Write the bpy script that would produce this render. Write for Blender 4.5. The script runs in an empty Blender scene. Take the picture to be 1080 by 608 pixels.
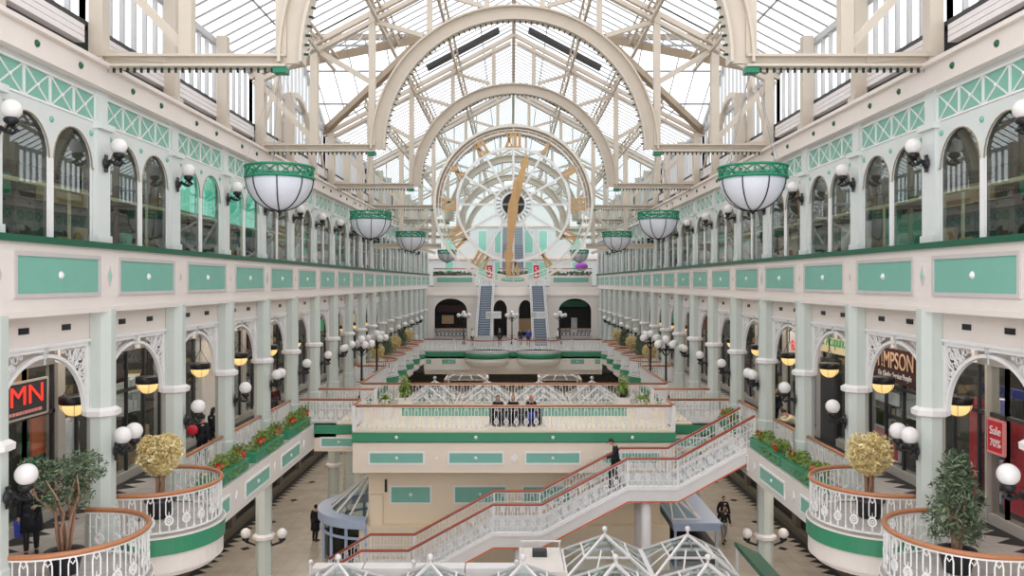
import bpy, math, random
from mathutils import Vector, Matrix
random.seed(7)
PI = math.pi
C = bpy.context.scene.collection
S = bpy.context.scene
F = 850.0
CAMZ = 12.5
Y0, B = 19.36, 4.16
L1 = 6.2
def Y(n): return Y0 + B * n
ORD = ['first', 'second', 'third', 'fourth', 'fifth', 'sixth', 'seventh', 'eighth', 'ninth', 'tenth', 'eleventh', 'twelfth',
       'thirteenth', 'fourteenth', 'fifteenth', 'sixteenth', 'seventeenth', 'eighteenth', 'nineteenth', 'twentieth', 'twenty-first', 'twenty-second']
SIDE = {-1: 'left', 1: 'right'}

# ------------------------------------------------------------------ materials
def nt(name):
    m = bpy.data.materials.new(name); m.use_nodes = True
    n = m.node_tree.nodes; l = m.node_tree.links
    return m, n, l, n['Principled BSDF']
def mat(name, col, rough=0.5, metal=0.0, var=0.06, scale=3.0, emit=None, es=0.0, bump=0.0, spec=0.4):
    m, n, l, b = nt(name)
    b.inputs['Roughness'].default_value = rough
    b.inputs['Metallic'].default_value = metal
    b.inputs['Specular IOR Level'].default_value = spec
    tc = n.new('ShaderNodeTexCoord'); nz = n.new('ShaderNodeTexNoise')
    nz.inputs['Scale'].default_value = scale; nz.inputs['Detail'].default_value = 3
    l.new(tc.outputs['Object'], nz.inputs['Vector'])
    mx = n.new('ShaderNodeMix'); mx.data_type = 'RGBA'
    a = [c * (1 - var) for c in col]; d = [min(1, c * (1 + var)) for c in col]
    mx.inputs['A'].default_value = (*a, 1); mx.inputs['B'].default_value = (*d, 1)
    l.new(nz.outputs['Fac'], mx.inputs['Factor'])
    l.new(mx.outputs['Result'], b.inputs['Base Color'])
    if bump:
        bp = n.new('ShaderNodeBump'); bp.inputs['Strength'].default_value = bump
        l.new(nz.outputs['Fac'], bp.inputs['Height']); l.new(bp.outputs['Normal'], b.inputs['Normal'])
    if emit:
        b.inputs['Emission Color'].default_value = (*emit, 1); b.inputs['Emission Strength'].default_value = es
    return m
def glass(name, tint=(0.93, 0.97, 0.96), base=0.06, rough=0.0, fres=1.35):
    m = bpy.data.materials.new(name); m.use_nodes = True
    n = m.node_tree.nodes; l = m.node_tree.links; n.clear()
    out = n.new('ShaderNodeOutputMaterial'); mix = n.new('ShaderNodeMixShader')
    tr = n.new('ShaderNodeBsdfTransparent'); tr.inputs['Color'].default_value = (*tint, 1)
    gl = n.new('ShaderNodeBsdfGlossy'); gl.inputs['Roughness'].default_value = rough
    lw = n.new('ShaderNodeLayerWeight'); lw.inputs['Blend'].default_value = 0.5
    pw = n.new('ShaderNodeMath'); pw.operation = 'POWER'; pw.inputs[1].default_value = 4.0
    ad = n.new('ShaderNodeMath'); ad.operation = 'MULTIPLY_ADD'; ad.use_clamp = True; ad.inputs[1].default_value = fres; ad.inputs[2].default_value = base
    l.new(lw.outputs['Facing'], pw.inputs[0]); l.new(pw.outputs[0], ad.inputs[0]); l.new(ad.outputs[0], mix.inputs[0])
    l.new(tr.outputs[0], mix.inputs[1]); l.new(gl.outputs[0], mix.inputs[2]); l.new(mix.outputs[0], out.inputs[0])
    return m
def floor_mat(name, base, dark, edge_x, amp, period, dia_period, rough=0.3):
    """stone floor: small tiles, black diamonds, and a saw-tooth dark border running along the shop fronts"""
    m, n, l, b = nt(name)
    b.inputs['Roughness'].default_value = rough
    tc = n.new('ShaderNodeTexCoord'); sp = n.new('ShaderNodeSeparateXYZ')
    l.new(tc.outputs['Object'], sp.inputs[0])
    def mth(op, a, c=None, clamp=False):
        q = n.new('ShaderNodeMath'); q.operation = op; q.use_clamp = clamp
        for i, v in enumerate((a, c)):
            if v is None: continue
            if isinstance(v, (int, float)): q.inputs[i].default_value = v
            else: l.new(v, q.inputs[i])
        return q.outputs[0]
    ax = mth('ABSOLUTE', sp.outputs['X'])
    tri = mth('PINGPONG', sp.outputs['Y'], period)
    tri = mth('MULTIPLY', tri, amp / period)
    border = mth('GREATER_THAN', mth('ADD', ax, tri), edge_x)
    dx = mth('PINGPONG', ax, dia_period); dy = mth('PINGPONG', sp.outputs['Y'], dia_period)
    dia = mth('LESS_THAN', mth('ADD', dx, dy), 0.26)
    fac = mth('MAXIMUM', border, dia)
    nz = n.new('ShaderNodeTexNoise'); nz.inputs['Scale'].default_value = 0.9; nz.inputs['Detail'].default_value = 5
    l.new(tc.outputs['Object'], nz.inputs['Vector'])
    br = n.new('ShaderNodeTexBrick'); br.offset = 0; br.inputs['Scale'].default_value = 1.0
    br.inputs['Brick Width'].default_value = 0.6; br.inputs['Row Height'].default_value = 0.6
    br.inputs['Mortar Size'].default_value = 0.008
    br.inputs['Color1'].default_value = (*base, 1); br.inputs['Color2'].default_value = (*[c * 0.88 for c in base], 1)
    br.inputs['Mortar'].default_value = (*[c * 0.55 for c in base], 1)
    l.new(tc.outputs['Object'], br.inputs['Vector'])
    m1 = n.new('ShaderNodeMix'); m1.data_type = 'RGBA'; m1.blend_type = 'MULTIPLY'; m1.inputs['Factor'].default_value = 0.5
    l.new(br.outputs['Color'], m1.inputs['A']); l.new(nz.outputs['Fac'], m1.inputs['B'])
    m2 = n.new('ShaderNodeMix'); m2.data_type = 'RGBA'
    l.new(fac, m2.inputs['Factor']); l.new(m1.outputs['Result'], m2.inputs['A']); m2.inputs['B'].default_value = (*dark, 1)
    l.new(m2.outputs['Result'], b.inputs['Base Color'])
    return m
def leaf_mat(name, c1, c2):
    m, n, l, b = nt(name)
    b.inputs['Roughness'].default_value = 0.55
    g = n.new('ShaderNodeNewGeometry'); mx = n.new('ShaderNodeMix'); mx.data_type = 'RGBA'
    mx.inputs['A'].default_value = (*c1, 1); mx.inputs['B'].default_value = (*c2, 1)
    l.new(g.outputs['Random Per Island'], mx.inputs['Factor']); l.new(mx.outputs['Result'], b.inputs['Base Color'])
    return m

M = {}
M['white'] = mat('white paint', (0.80, 0.755, 0.745), 0.45)
M['iron'] = mat('white cast iron', (0.82, 0.80, 0.79), 0.4)
M['sage'] = mat('pale sage paint', (0.57, 0.61, 0.565), 0.4, var=0.03)
M['wallgreen'] = mat('pale grey green paint', (0.66, 0.685, 0.665), 0.45, var=0.03)
M['teal'] = mat('teal panel paint', (0.20, 0.455, 0.365), 0.4, var=0.05)
M['green'] = mat('green band paint', (0.045, 0.255, 0.135), 0.4, var=0.05)
M['dkgreen'] = mat('dark green metal', (0.012, 0.105, 0.055), 0.4)
M['bulb'] = mat('dark bulbs', (0.008, 0.028, 0.024), 0.4)
M['pgreen'] = mat('lamp ring green', (0.012, 0.19, 0.10), 0.4)
M['cream'] = mat('cream steel paint', (0.58, 0.505, 0.42), 0.42, var=0.05)
M['brown'] = mat('weathered brown beam', (0.33, 0.25, 0.175), 0.6)
M['pale'] = mat('pale pinkish white', (0.90, 0.83, 0.77), 0.5, var=0.03)
M['navy'] = mat('dark navy cloth', (0.010, 0.011, 0.017), 0.8)
M['ring'] = mat('pale cream clock ring', (0.76, 0.70, 0.62), 0.45, var=0.03)
M['screen'] = glass('clock screen glass', (0.86, 0.93, 0.92), 0.05, 0.02, 0.1)
M['frame'] = mat('grey pink moulding', (0.58, 0.52, 0.51), 0.5)
M['bfascia'] = mat('warm cream fascia', (0.82, 0.69, 0.57), 0.5, var=0.03)
M['mintglow'] = mat('glowing mint sign', (0.2, 0.65, 0.5), 0.5, emit=(0.10, 0.62, 0.44), es=0.35)  # glow added so the mint reads brightly behind the glass
M['cwall'] = mat('cream plaster', (0.84, 0.70, 0.53), 0.6, var=0.03)
M['fascia'] = mat('pinkish white fascia', (0.79, 0.715, 0.665), 0.5, var=0.03)
M['wood'] = mat('varnished handrail', (0.43, 0.17, 0.075), 0.3, var=0.15, scale=12)
M['redwood'] = mat('red brown handrail', (0.36, 0.085, 0.05), 0.3, var=0.12, scale=12)
M['black'] = mat('black metal', (0.012, 0.012, 0.014), 0.35)
M['charcoal'] = mat('charcoal', (0.04, 0.04, 0.045), 0.5)
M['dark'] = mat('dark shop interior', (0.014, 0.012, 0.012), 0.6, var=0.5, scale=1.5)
M['grey'] = mat('grey metal', (0.30, 0.30, 0.30), 0.45)
M['lgrey'] = mat('light grey', (0.55, 0.55, 0.55), 0.5)
M['opal'] = mat('opal glass globe', (0.78, 0.74, 0.72), 0.25, var=0.02)
M['bowl'] = mat('frosted lamp bowl', (0.60, 0.61, 0.66), 0.35, var=0.06, scale=2)
M['amber'] = mat('amber lit bowl', (0.8, 0.58, 0.26), 0.4, emit=(1.0, 0.66, 0.26), es=0.42)
M['gold'] = mat('gilded wood', (0.56, 0.34, 0.15), 0.45, var=0.15, scale=4)
M['bluegrey'] = mat('pale blue grey paint', (0.42, 0.50, 0.66), 0.45, var=0.05)
M['step'] = mat('escalator steps', (0.16, 0.20, 0.25), 0.5)
M['steel'] = mat('brushed steel', (0.55, 0.57, 0.60), 0.3, metal=0.6)
M['red'] = mat('red card', (0.62, 0.025, 0.05), 0.5)
M['redlit'] = mat('lit red sign', (0.7, 0.03, 0.02), 0.5, emit=(0.9, 0.05, 0.03), es=0.35)
M['orange'] = mat('orange red card', (0.75, 0.16, 0.06), 0.5)
M['maroon'] = mat('maroon sign board', (0.05, 0.008, 0.010), 0.4)
M['signtext'] = mat('pale gold letters', (0.80, 0.55, 0.36), 0.5)
M['ivory'] = mat('ivory board', (0.75, 0.66, 0.42), 0.5)
M['paper'] = mat('white paper', (0.80, 0.80, 0.80), 0.6)
M['blue'] = mat('blue card', (0.05, 0.08, 0.40), 0.5)
M['violet'] = mat('violet packaging', (0.25, 0.25, 0.62), 0.5)
M['purple'] = mat('purple cloth', (0.36, 0.10, 0.48), 0.6)
M['emerald'] = mat('emerald card', (0.02, 0.33, 0.17), 0.5)
M['mint'] = mat('mint paint', (0.25, 0.60, 0.47), 0.5)
M['tan'] = mat('tan card', (0.52, 0.36, 0.20), 0.6)
M['pink'] = mat('pink card', (0.75, 0.30, 0.30), 0.6)
M['bark'] = mat('bark', (0.35, 0.20, 0.13), 0.8, var=0.3, scale=9)
M['soil'] = mat('soil', (0.03, 0.02, 0.015), 0.9)
M['leaf'] = leaf_mat('green leaves', (0.02, 0.05, 0.025), (0.22, 0.28, 0.16))
M['leaf2'] = leaf_mat('fresh leaves', (0.06, 0.15, 0.02), (0.30, 0.38, 0.06))
M['yleaf'] = leaf_mat('golden leaves', (0.60, 0.45, 0.17), (0.95, 0.82, 0.48))
M['flower'] = leaf_mat('red flowers', (0.45, 0.015, 0.02), (0.75, 0.08, 0.03))
M['skin'] = mat('skin', (0.55, 0.31, 0.23), 0.5, var=0.03)
M['rope'] = mat('stone ceiling', (0.42, 0.39, 0.35), 0.7)
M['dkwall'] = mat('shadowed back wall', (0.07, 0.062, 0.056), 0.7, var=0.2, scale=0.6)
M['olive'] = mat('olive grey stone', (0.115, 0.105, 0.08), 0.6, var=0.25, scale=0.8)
M['floor0'] = floor_mat('ground floor stone', (0.66, 0.58, 0.49), (0.012, 0.012, 0.014), 13.7, 0.5, 0.35, 2.1)
M['floor1'] = floor_mat('gallery floor stone', (0.62, 0.58, 0.55), (0.012, 0.012, 0.014), 12.15, 0.55, 0.33, 30.0, 0.45)
M['deck'] = mat('beige deck tiles', (0.80, 0.66, 0.50), 0.5, var=0.08, scale=1.2)
M['roofglass'] = glass('roof glass', (0.97, 0.98, 0.99), 0.0, 0.05, 0.12)
M['pane'] = glass('window glass', (0.80, 0.86, 0.84), 0.08, 0.0, 0.6)
M['shopglass'] = glass('shop window glass', (0.92, 0.95, 0.95), 0.03, 0.0, 0.45)
M['pyrglass'] = glass('canopy glass', (0.78, 0.86, 0.86), 0.05, 0.02, 0.35)
M['warm'] = mat('warm interior glow', (0.6, 0.4, 0.2), 0.6, emit=(1.0, 0.66, 0.30), es=0.12)  # emission stands in for a warm lit shop interior
M['lamp'] = mat('white shop glow', (0.9, 0.9, 0.9), 0.5, emit=(1.0, 0.93, 0.82), es=6.0)  # added glow that brightens the shops, no known fixture

# ------------------------------------------------------------------ mesh builder
class MB:
    def __init__(s): s.v = []; s.f = []; s.sm = []
    def add(s, vs, fs, smooth=False, T=None):
        o = len(s.v)
        if T is not None: vs = [T @ Vector(p) for p in vs]
        s.v += [tuple(p) for p in vs]
        for f in fs: s.f.append(tuple(i + o for i in f)); s.sm.append(smooth)
        return s
    def box(s, x0, x1, y0, y1, z0, z1, T=None):
        if x0 > x1: x0, x1 = x1, x0
        if y0 > y1: y0, y1 = y1, y0
        vs = [(x0, y0, z0), (x1, y0, z0), (x1, y1, z0), (x0, y1, z0), (x0, y0, z1), (x1, y0, z1), (x1, y1, z1), (x0, y1, z1)]
        return s.add(vs, [(0, 3, 2, 1), (4, 5, 6, 7), (0, 1, 5, 4), (1, 2, 6, 5), (2, 3, 7, 6), (3, 0, 4, 7)], False, T)
    def bar(s, p, q, w, h=None, up=(0, 0, 1)):
        h = h or w
        p = Vector(p); q = Vector(q); d = (q - p)
        if d.length < 1e-6: return s
        d.normalize(); u = Vector(up)
        if abs(d.dot(u)) > 0.98: u = Vector((0, 1, 0)) if abs(d.y) < 0.9 else Vector((1, 0, 0))
        a = d.cross(u).normalized(); b = a.cross(d).normalized()
        vs = []
        for e in (p, q):
            for i, j in ((-1, -1), (1, -1), (1, 1), (-1, 1)): vs.append(e + a * (w / 2 * i) + b * (h / 2 * j))
        return s.add(vs, [(0, 1, 2, 3), (7, 6, 5, 4), (0, 4, 5, 1), (1, 5, 6, 2), (2, 6, 7, 3), (3, 7, 4, 0)])
    def ibeam(s, p, q, w, h, t=0.06, up=(0, 0, 1)):
        p = Vector(p); q = Vector(q); u = Vector(up)
        s.bar(p + u * (h / 2 - t / 2), q + u * (h / 2 - t / 2), w, t, up)
        s.bar(p - u * (h / 2 - t / 2), q - u * (h / 2 - t / 2), w, t, up)
        return s.bar(p, q, t, h - 2 * t, up)
    def tube(s, pts, r, n=6, closed=False, T=None, flat=None):
        P = [Vector(p) for p in pts]; k = len(P)
        R = r if isinstance(r, (list, tuple)) else [r] * k
        vs = []; fs = []; prev = None
        for i in range(k):
            if closed: d = P[(i + 1) % k] - P[i - 1]
            else: d = P[min(i + 1, k - 1)] - P[max(i - 1, 0)]
            if d.length < 1e-9: d = Vector((0, 0, 1))
            d.normalize()
            if prev is None:
                u = Vector((0, 0, 1)) if abs(d.z) < 0.9 else Vector((1, 0, 0))
            else: u = prev
            a = d.cross(u)
            if a.length < 1e-4: a = d.cross(Vector((0.3, 1, 0.2)))
            a.normalize(); b = a.cross(d).normalized(); prev = b
            for j in range(n):
                t = 2 * PI * (j + 0.5) / n
                vs.append(P[i] + a * (math.cos(t) * R[i] * (flat or 1)) + b * (math.sin(t) * R[i]))
        for i in range(k if closed else k - 1):
            i2 = (i + 1) % k
            for j in range(n):
                j2 = (j + 1) % n
                fs.append((i * n + j, i2 * n + j, i2 * n + j2, i * n + j2))
        if not closed:
            fs.append(tuple(range(n))); fs.append(tuple((k - 1) * n + j for j in reversed(range(n))))
        return s.add(vs, fs, n > 4, T)
    def lathe(s, prof, n=16, c=(0, 0, 0), T=None, smooth=True, rot=0.0):
        vs = []; fs = []; k = len(prof)
        for (r, z) in prof:
            for j in range(n):
                t = 2 * PI * j / n + rot
                vs.append((c[0] + r * math.cos(t), c[1] + r * math.sin(t), c[2] + z))
        for i in range(k - 1):
            for j in range(n):
                j2 = (j + 1) % n
                fs.append((i * n + j, i * n + j2, (i + 1) * n + j2, (i + 1) * n + j))
        fs.append(tuple(reversed(range(n)))); fs.append(tuple((k - 1) * n + j for j in range(n)))
        return s.add(vs, fs, smooth, T)
    def sphere(s, c, r, n=12, m=8, sz=1.0, T=None, a0=-PI / 2, a1=PI / 2):
        prof = []
        for i in range(m + 1):
            t = a0 + (a1 - a0) * i / m
            prof.append((max(1e-4, r * math.cos(t)), r * math.sin(t) * sz))
        return s.lathe(prof, n, c, T)
    def ell(s, c, rx, ry, rz, n=10, m=7):
        return s.sphere((0, 0, 0), 1.0, n, m, 1.0, Matrix.Translation(c) @ Matrix.Diagonal((rx, ry, rz, 1)))
    def arc(s, cx, cz, r0, r1, y0, y1, a0=0.0, a1=PI, n=32):
        """band of a circle standing in the XZ plane"""
        vs = []; fs = []
        full = abs(a1 - a0 - 2 * PI) < 1e-6
        k = n if full else n + 1
        for i in range(k):
            t = a0 + (a1 - a0) * i / n
            for (r, y) in ((r0, y0), (r1, y0), (r1, y1), (r0, y1)):
                vs.append((cx + r * math.cos(t), y, cz + r * math.sin(t)))
        for i in range(n):
            i2 = (i + 1) % k
            for j in range(4):
                j2 = (j + 1) % 4
                fs.append((i * 4 + j, i * 4 + j2, i2 * 4 + j2, i2 * 4 + j))
        if not full: fs.append((0, 3, 2, 1)); fs.append(tuple((k - 1) * 4 + j for j in range(4)))
        return s.add(vs, fs)
    def prism(s, poly, f0, f1):
        """extrude a 2D outline between two mappings (u,v)->xyz"""
        k = len(poly)
        vs = [f0(*p) for p in poly] + [f1(*p) for p in poly]
        fs = [tuple(range(k)), tuple(reversed(range(k, 2 * k)))]
        for i in range(k): fs.append((i, i + k, (i + 1) % k + k, (i + 1) % k))
        return s.add(vs, fs)
    def archplate(s, u0, u1, zt, zs, arches, t0, t1, mp, n=14):
        """flat plate with arched openings cut into its lower edge; mp(u,t,z)->xyz; arches=(centre, half width, rise)"""
        us = {u0, u1}
        for (c, r, h) in arches:
            for i in range(n + 1): us.add(round(c - r * math.cos(PI * i / n), 5))
        us = sorted(u for u in us if u0 - 1e-6 <= u <= u1 + 1e-6)
        def bt(a):
            for (c, r, h) in arches:
                if abs(a - c) < r - 1e-6: return zs + h * math.sqrt(max(0, 1 - ((a - c) / r) ** 2))
            return zs
        for i in range(len(us) - 1):
            a, b = us[i], us[i + 1]
            mid = bt((a + b) / 2)
            if mid == zs: za = zb = zs
            else: za, zb = bt(a), bt(b)
            pts = [(a, za), (b, zb), (b, zt), (a, zt)]
            vs = [mp(u, t0, z) for u, z in pts] + [mp(u, t1, z) for u, z in pts]
            s.add(vs, [(0, 1, 2, 3), (7, 6, 5, 4), (0, 4, 5, 1), (3, 2, 6, 7)])
        return s
    def mesh(s, name, m, off=(0, 0, 0)):
        me = bpy.data.meshes.new(name)
        ox, oy, oz = off
        me.from_pydata([(x - ox, y - oy, z - oz) for x, y, z in s.v], [], s.f)
        me.polygons.foreach_set('use_smooth', s.sm)
        me.update()
        me.materials.append(M[m] if isinstance(m, str) else m)
        return me

WP = {}          # world position of every object built with rotation 0
def link(name, data, parent=None, loc=(0, 0, 0), rz=0.0):
    o = bpy.data.objects.new(name, data); C.objects.link(o)
    o.location = loc; o.rotation_euler = (0, 0, rz)
    if parent: o.parent = parent
    WP[o.name] = Vector(loc) + (WP[parent.name] if parent else Vector((0, 0, 0)))
    return o
def part(name, mb, m, parent, label=None):
    """a mesh given in the frame in which its thing's base was given (world, or local for prototypes)"""
    w = WP[parent.name]
    o = link(name, mb.mesh(name, m, w), parent)
    if label: o['label'] = label
    return o
def tag(o, label=None, cat=None, group=None, kind=None):
    if label: o['label'] = label
    if cat: o['category'] = cat
    if group: o['group'] = group
    if kind: o['kind'] = kind
    return o
def thing(name, label, cat, loc=(0, 0, 0), group=None, kind=None, rz=0.0):
    return tag(link(name, None, None, loc, rz), label, cat, group, kind)
def solo(name, mb, m, label, cat, group=None, kind=None, loc=(0, 0, 0)):
    return tag(link(name, mb.mesh(name, m, loc), None, loc), label, cat, group, kind)
def struct(name, mb, m, label=None, cat='building part', loc=(0, 0, 0), parent=None):
    if parent: return part(name, mb, m, parent)
    return solo(name, mb, m, label or name.replace('_', ' ') + ' of the arcade', cat, None, 'structure', loc)
CH = {}
def kids(o):
    return [c for c in bpy.data.objects if c.parent == o]
def tree_of(o): return [(c, tree_of(c)) for c in kids(o)]
def copy_tree(root, tr, loc, rz=0.0, label=None, group=None):
    r = root.copy(); C.objects.link(r); r.location = loc; r.rotation_euler = (0, 0, rz)
    if label: r['label'] = label
    if group: r['group'] = group
    def rec(lst, p):
        for c, sub in lst:
            d = c.copy(); C.objects.link(d); d.parent = p
            rec(sub, d)
    rec(tr, r)
    return r
class Proto:
    """first use moves the prototype itself, later uses copy it"""
    def __init__(s, root): s.root = root; s.tr = tree_of(root); s.used = False
    def put(s, loc, rz=0.0, label=None, group=None):
        if not s.used:
            s.used = True
            s.root.location = loc; s.root.rotation_euler = (0, 0, rz)
            if label: s.root['label'] = label
            if group: s.root['group'] = group
            return s.root
        return copy_tree(s.root, s.tr, loc, rz, label, group)
def text(body, size, m, parent, M4, depth=0.015, name='lettering', align='CENTER', sx=1.0, bold=0.0):
    cu = bpy.data.curves.new(name, 'FONT'); cu.body = body; cu.size = size; cu.extrude = depth; cu.offset = bold * size
    cu.align_x = align; cu.align_y = 'CENTER'
    cu.materials.append(M[m])
    tmp = bpy.data.objects.new('tmp', cu); C.objects.link(tmp); bpy.context.view_layer.update()
    me = bpy.data.meshes.new_from_object(tmp.evaluated_get(bpy.context.evaluated_depsgraph_get()))
    bpy.data.objects.remove(tmp); me.materials.clear(); me.materials.append(M[m])
    o = bpy.data.objects.new(name, me); C.objects.link(o); o.parent = parent
    o.matrix_local = Matrix.Translation(-WP[parent.name]) @ M4 @ Matrix.Diagonal((sx, 1, 1, 1))
    return o
def facing(x, y, z, side):
    """matrix for lettering on a side wall, facing the atrium (side -1: left wall, reads towards +Y)"""
    if side < 0: R = Matrix(((0, 0, 1), (1, 0, 0), (0, 1, 0)))
    else: R = Matrix(((0, 0, -1), (-1, 0, 0), (0, 1, 0)))
    return Matrix.Translation((x, y, z)) @ R.to_4x4()
# ------------------------------------------------------------------ the setting
YN, YF = 3.0, 112.0
mb = MB().box(-15.6, 15.6, YN, YF, -0.2, 0.0)
struct('floor', mb, 'floor0', 'tan stone ground floor with black diamonds and saw-tooth borders', 'floor')
def inset(mb, face, u0, u1, z0, z1, fw=0.09, d=0.035):
    """raised frame round a panel; face(u, depth, z)->xyz"""
    for (a, b, c, e) in ((u0 - fw, u1 + fw, z1, z1 + fw), (u0 - fw, u1 + fw, z0 - fw, z0), (u0 - fw, u0, z0, z1), (u1, u1 + fw, z0, z1)):
        mb.prism([(a, c), (b, c), (b, e), (a, e)], lambda u, z: face(u, 0, z), lambda u, z: face(u, d, z))
def quad(mb, face, u0, u1, z0, z1, d=0.012):
    return mb.prism([(u0, z0), (u1, z0), (u1, z1), (u0, z1)], lambda u, z: face(u, 0, z), lambda u, z: face(u, d, z))
def stud(mb, p, r, ax):
    """a small domed boss standing off a face along the axis ax"""
    R = Vector((0, 0, 1)).rotation_difference(Vector(ax)).to_matrix().to_4x4()
    mb.lathe([(r, 0), (r, r * 0.25), (r * 0.6, r * 0.6), (r * 0.25, r * 0.8)], 8, T=Matrix.Translation(p) @ R)

def OB(n): return ORD[n + 1] if n > -2 else 'foremost unseen'
NB0, NB1 = -2, 18      # columns -2 .. 18
for s in (-1, 1):
    sd = SIDE[s]
    X = lambda d, s=s: s * d
    # galleries
    mb = MB()
    mb.box(X(9.88), X(15.6), YN, 23.4, 5.55, L1); mb.box(X(8.95), X(15.6), 23.4, 36.0, 5.55, L1)
    mb.box(X(7.95), X(15.6), 36.0, 50.6, 5.55, L1); mb.box(X(9.88), X(15.6), 50.6, 74.0, 5.55, L1)
    struct('gallery_floor', mb, 'floor1', f'{sd} first floor gallery paved in pale grey stone', 'floor')
    mb = MB().box(X(10.15), X(15.6), YN, 95.0, 11.15, 12.1)
    struct('ceiling', mb, 'fascia', f'white soffit above the {sd} first floor gallery', 'ceiling')
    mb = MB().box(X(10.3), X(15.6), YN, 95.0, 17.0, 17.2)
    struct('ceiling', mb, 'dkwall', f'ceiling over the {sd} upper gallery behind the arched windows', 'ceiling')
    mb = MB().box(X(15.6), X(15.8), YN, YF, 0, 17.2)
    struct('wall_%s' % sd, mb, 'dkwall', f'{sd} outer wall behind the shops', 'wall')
    # ---- long white fascia at upper floor level, with one teal panel per bay
    fx = 9.78
    mb = MB(); mb.box(X(fx), X(10.2), YN, 94.0, 11.88, 13.30); mb.box(X(fx - 0.06), X(10.2), YN, 94.0, 11.80, 11.93)
    fas = struct('fascia_trim_%s' % sd, mb, 'fascia', f'long white fascia with teal panels below the {sd} arched windows', 'trim')
    part('top_rail', MB().box(X(fx - 0.09), X(10.2), YN, 94.0, 13.30, 13.44), 'dkgreen', fas, 'dark green capping rail')
    face = lambda u, d, z, s=s: (s * (fx - d), u, z)
    for n in range(-2, NB1):
        c = Y(n) + B / 2
        mb = MB(); quad(mb, face, c - 1.55, c + 1.55, 12.27, 13.03)
        p = part('panel', mb, 'teal', fas, 'teal panel')
        mb = MB(); inset(mb, face, c - 1.55, c + 1.55, 12.27, 13.03)
        part('panel_frame', mb, 'frame', p)
        mb = MB(); stud(mb, (s * fx, c, 12.65), 0.09, (-s, 0, 0)); part('rosette', mb, 'iron', p)
        if n < 8:
            mb = MB(); r = 0.20 if n % 3 == 0 else 0.09
            inset2 = [(c - B / 2 + r * 0.55 * a, 12.65 + r * 1.25 * b) for a, b in ((-1, 0), (0, -1), (1, 0), (0, 1))]
            mb.prism(inset2, lambda u, z: face(u, 0, z), lambda u, z: face(u, 0.03, z))
            p = part('diamond', mb, 'frame', fas)
            if n % 3 == 0:
                mb = MB(); mb.prism([(c - B / 2 + 0.055 * a, 12.65 + 0.12 * b) for a, b in ((-1, 0), (0, -1), (1, 0), (0, 1))], lambda u, z: face(u, 0, z), lambda u, z: face(u, 0.04, z))
                part('diamond_inlay', mb, 'mint', p)
    # ---- lintel under the fascia with little vents
    mb = MB(); mb.box(X(10.10), X(10.4), YN, 94.0, 11.15, 11.85)
    lin = struct('lintel_trim_%s' % sd, mb, 'fascia', f'white lintel with small dark vents above the {sd} cast iron arches', 'trim')
    mb = MB(); mb.box(X(10.05), X(10.10), YN, 94.0, 11.10, 11.17); part('moulding', mb, 'iron', lin)
    for n in range(-1, 10):
        for k in (-0.75, 0.75):
            c = Y(n) + B / 2 + k * 1.05
            v = part('vent', MB().box(X(10.08), X(10.13), c - 0.17, c + 0.17, 11.43, 11.56), 'black', lin, 'small dark vent')
    # ---- upper facade plate with pairs of arched windows
    mp = lambda u, t, z, s=s: (s * t, u, z)
    mb = MB()
    for n in range(-2, NB1):
        c = Y(n) + B / 2
        mb.archplate(Y(n) + 0.3, Y(n + 1) - 0.3, 16.28, 15.16, [(c - 0.88, 0.80, 0.84), (c + 0.88, 0.80, 0.84)], 9.98, 10.02, mp, 12)
        for yy in (Y(n) + 0.28, Y(n + 1) - 0.36): mb.box(X(9.98), X(10.02), yy, yy + 0.08, 13.4, 15.2)
    mb.box(X(9.98), X(10.30), YN, 94.0, 16.95, 17.12)
    wl = struct('wall_%s_facade' % sd, mb, 'wallgreen', f'{sd} upper facade plate with pairs of round headed openings', 'wall')
    for n in range(-1, NB1 + 1):
        mb = MB(); mb.box(X(9.90), X(10.10), Y(n) - 0.30, Y(n) + 0.30, 13.4, 16.15)
        mb.box(X(9.80), X(10.10), Y(n) - 0.36, Y(n) + 0.36, 16.15, 16.30); mb.box(X(9.86), X(10.10), Y(n) - 0.33, Y(n) + 0.33, 13.4, 13.62)
        mb.box(X(9.92), X(10.30), Y(n) - 0.22, Y(n) + 0.22, 16.30, 17.12)
        part('pilaster', mb, 'wallgreen', wl)
    if True:
        for n in range(-1, 10):
            c = Y(n) + B / 2
            mb = MB()
            for k in (-1.62, 0, 1.62): stud(mb, (s * 9.98, c + k, 16.0), 0.07, (-s, 0, 0))
            part('green_boss', mb, 'teal', wl)
    # ---- frieze of teal panels with crossed bars
    for n in range(-2, NB1):
        mb = MB().box(X(10.02), X(10.25), Y(n) + 0.22, Y(n + 1) - 0.22, 16.28, 16.97)
        fr = struct('frieze_trim', mb, 'teal', f'teal frieze of crossed bars, {OB(n)} bay of the {sd} upper wall', 'trim')
        mb = MB(); w = (B - 0.44) / 4
        for k in range(4):
            a = Y(n) + 0.22 + k * w; b = a + w
            xx = s * 10.01
            mb.bar((xx, a + 0.03, 16.31), (xx, b - 0.03, 16.95), 0.03, 0.03, (1, 0, 0)); mb.bar((xx, a + 0.03, 16.95), (xx, b - 0.03, 16.31), 0.03, 0.03, (1, 0, 0))
            mb.box(X(9.985), X(10.03), b - 0.025, b + 0.025, 16.33, 16.93)
            stud(mb, (s * 9.99, (a + b) / 2, 16.63), 0.045, (-s, 0, 0))
        mb.box(X(9.96), X(10.03), Y(n) + 0.22, Y(n + 1) - 0.22, 16.93, 16.98); mb.box(X(9.96), X(10.03), Y(n) + 0.22, Y(n + 1) - 0.22, 16.285, 16.33)
        part('lattice', mb, 'iron', fr)
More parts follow.
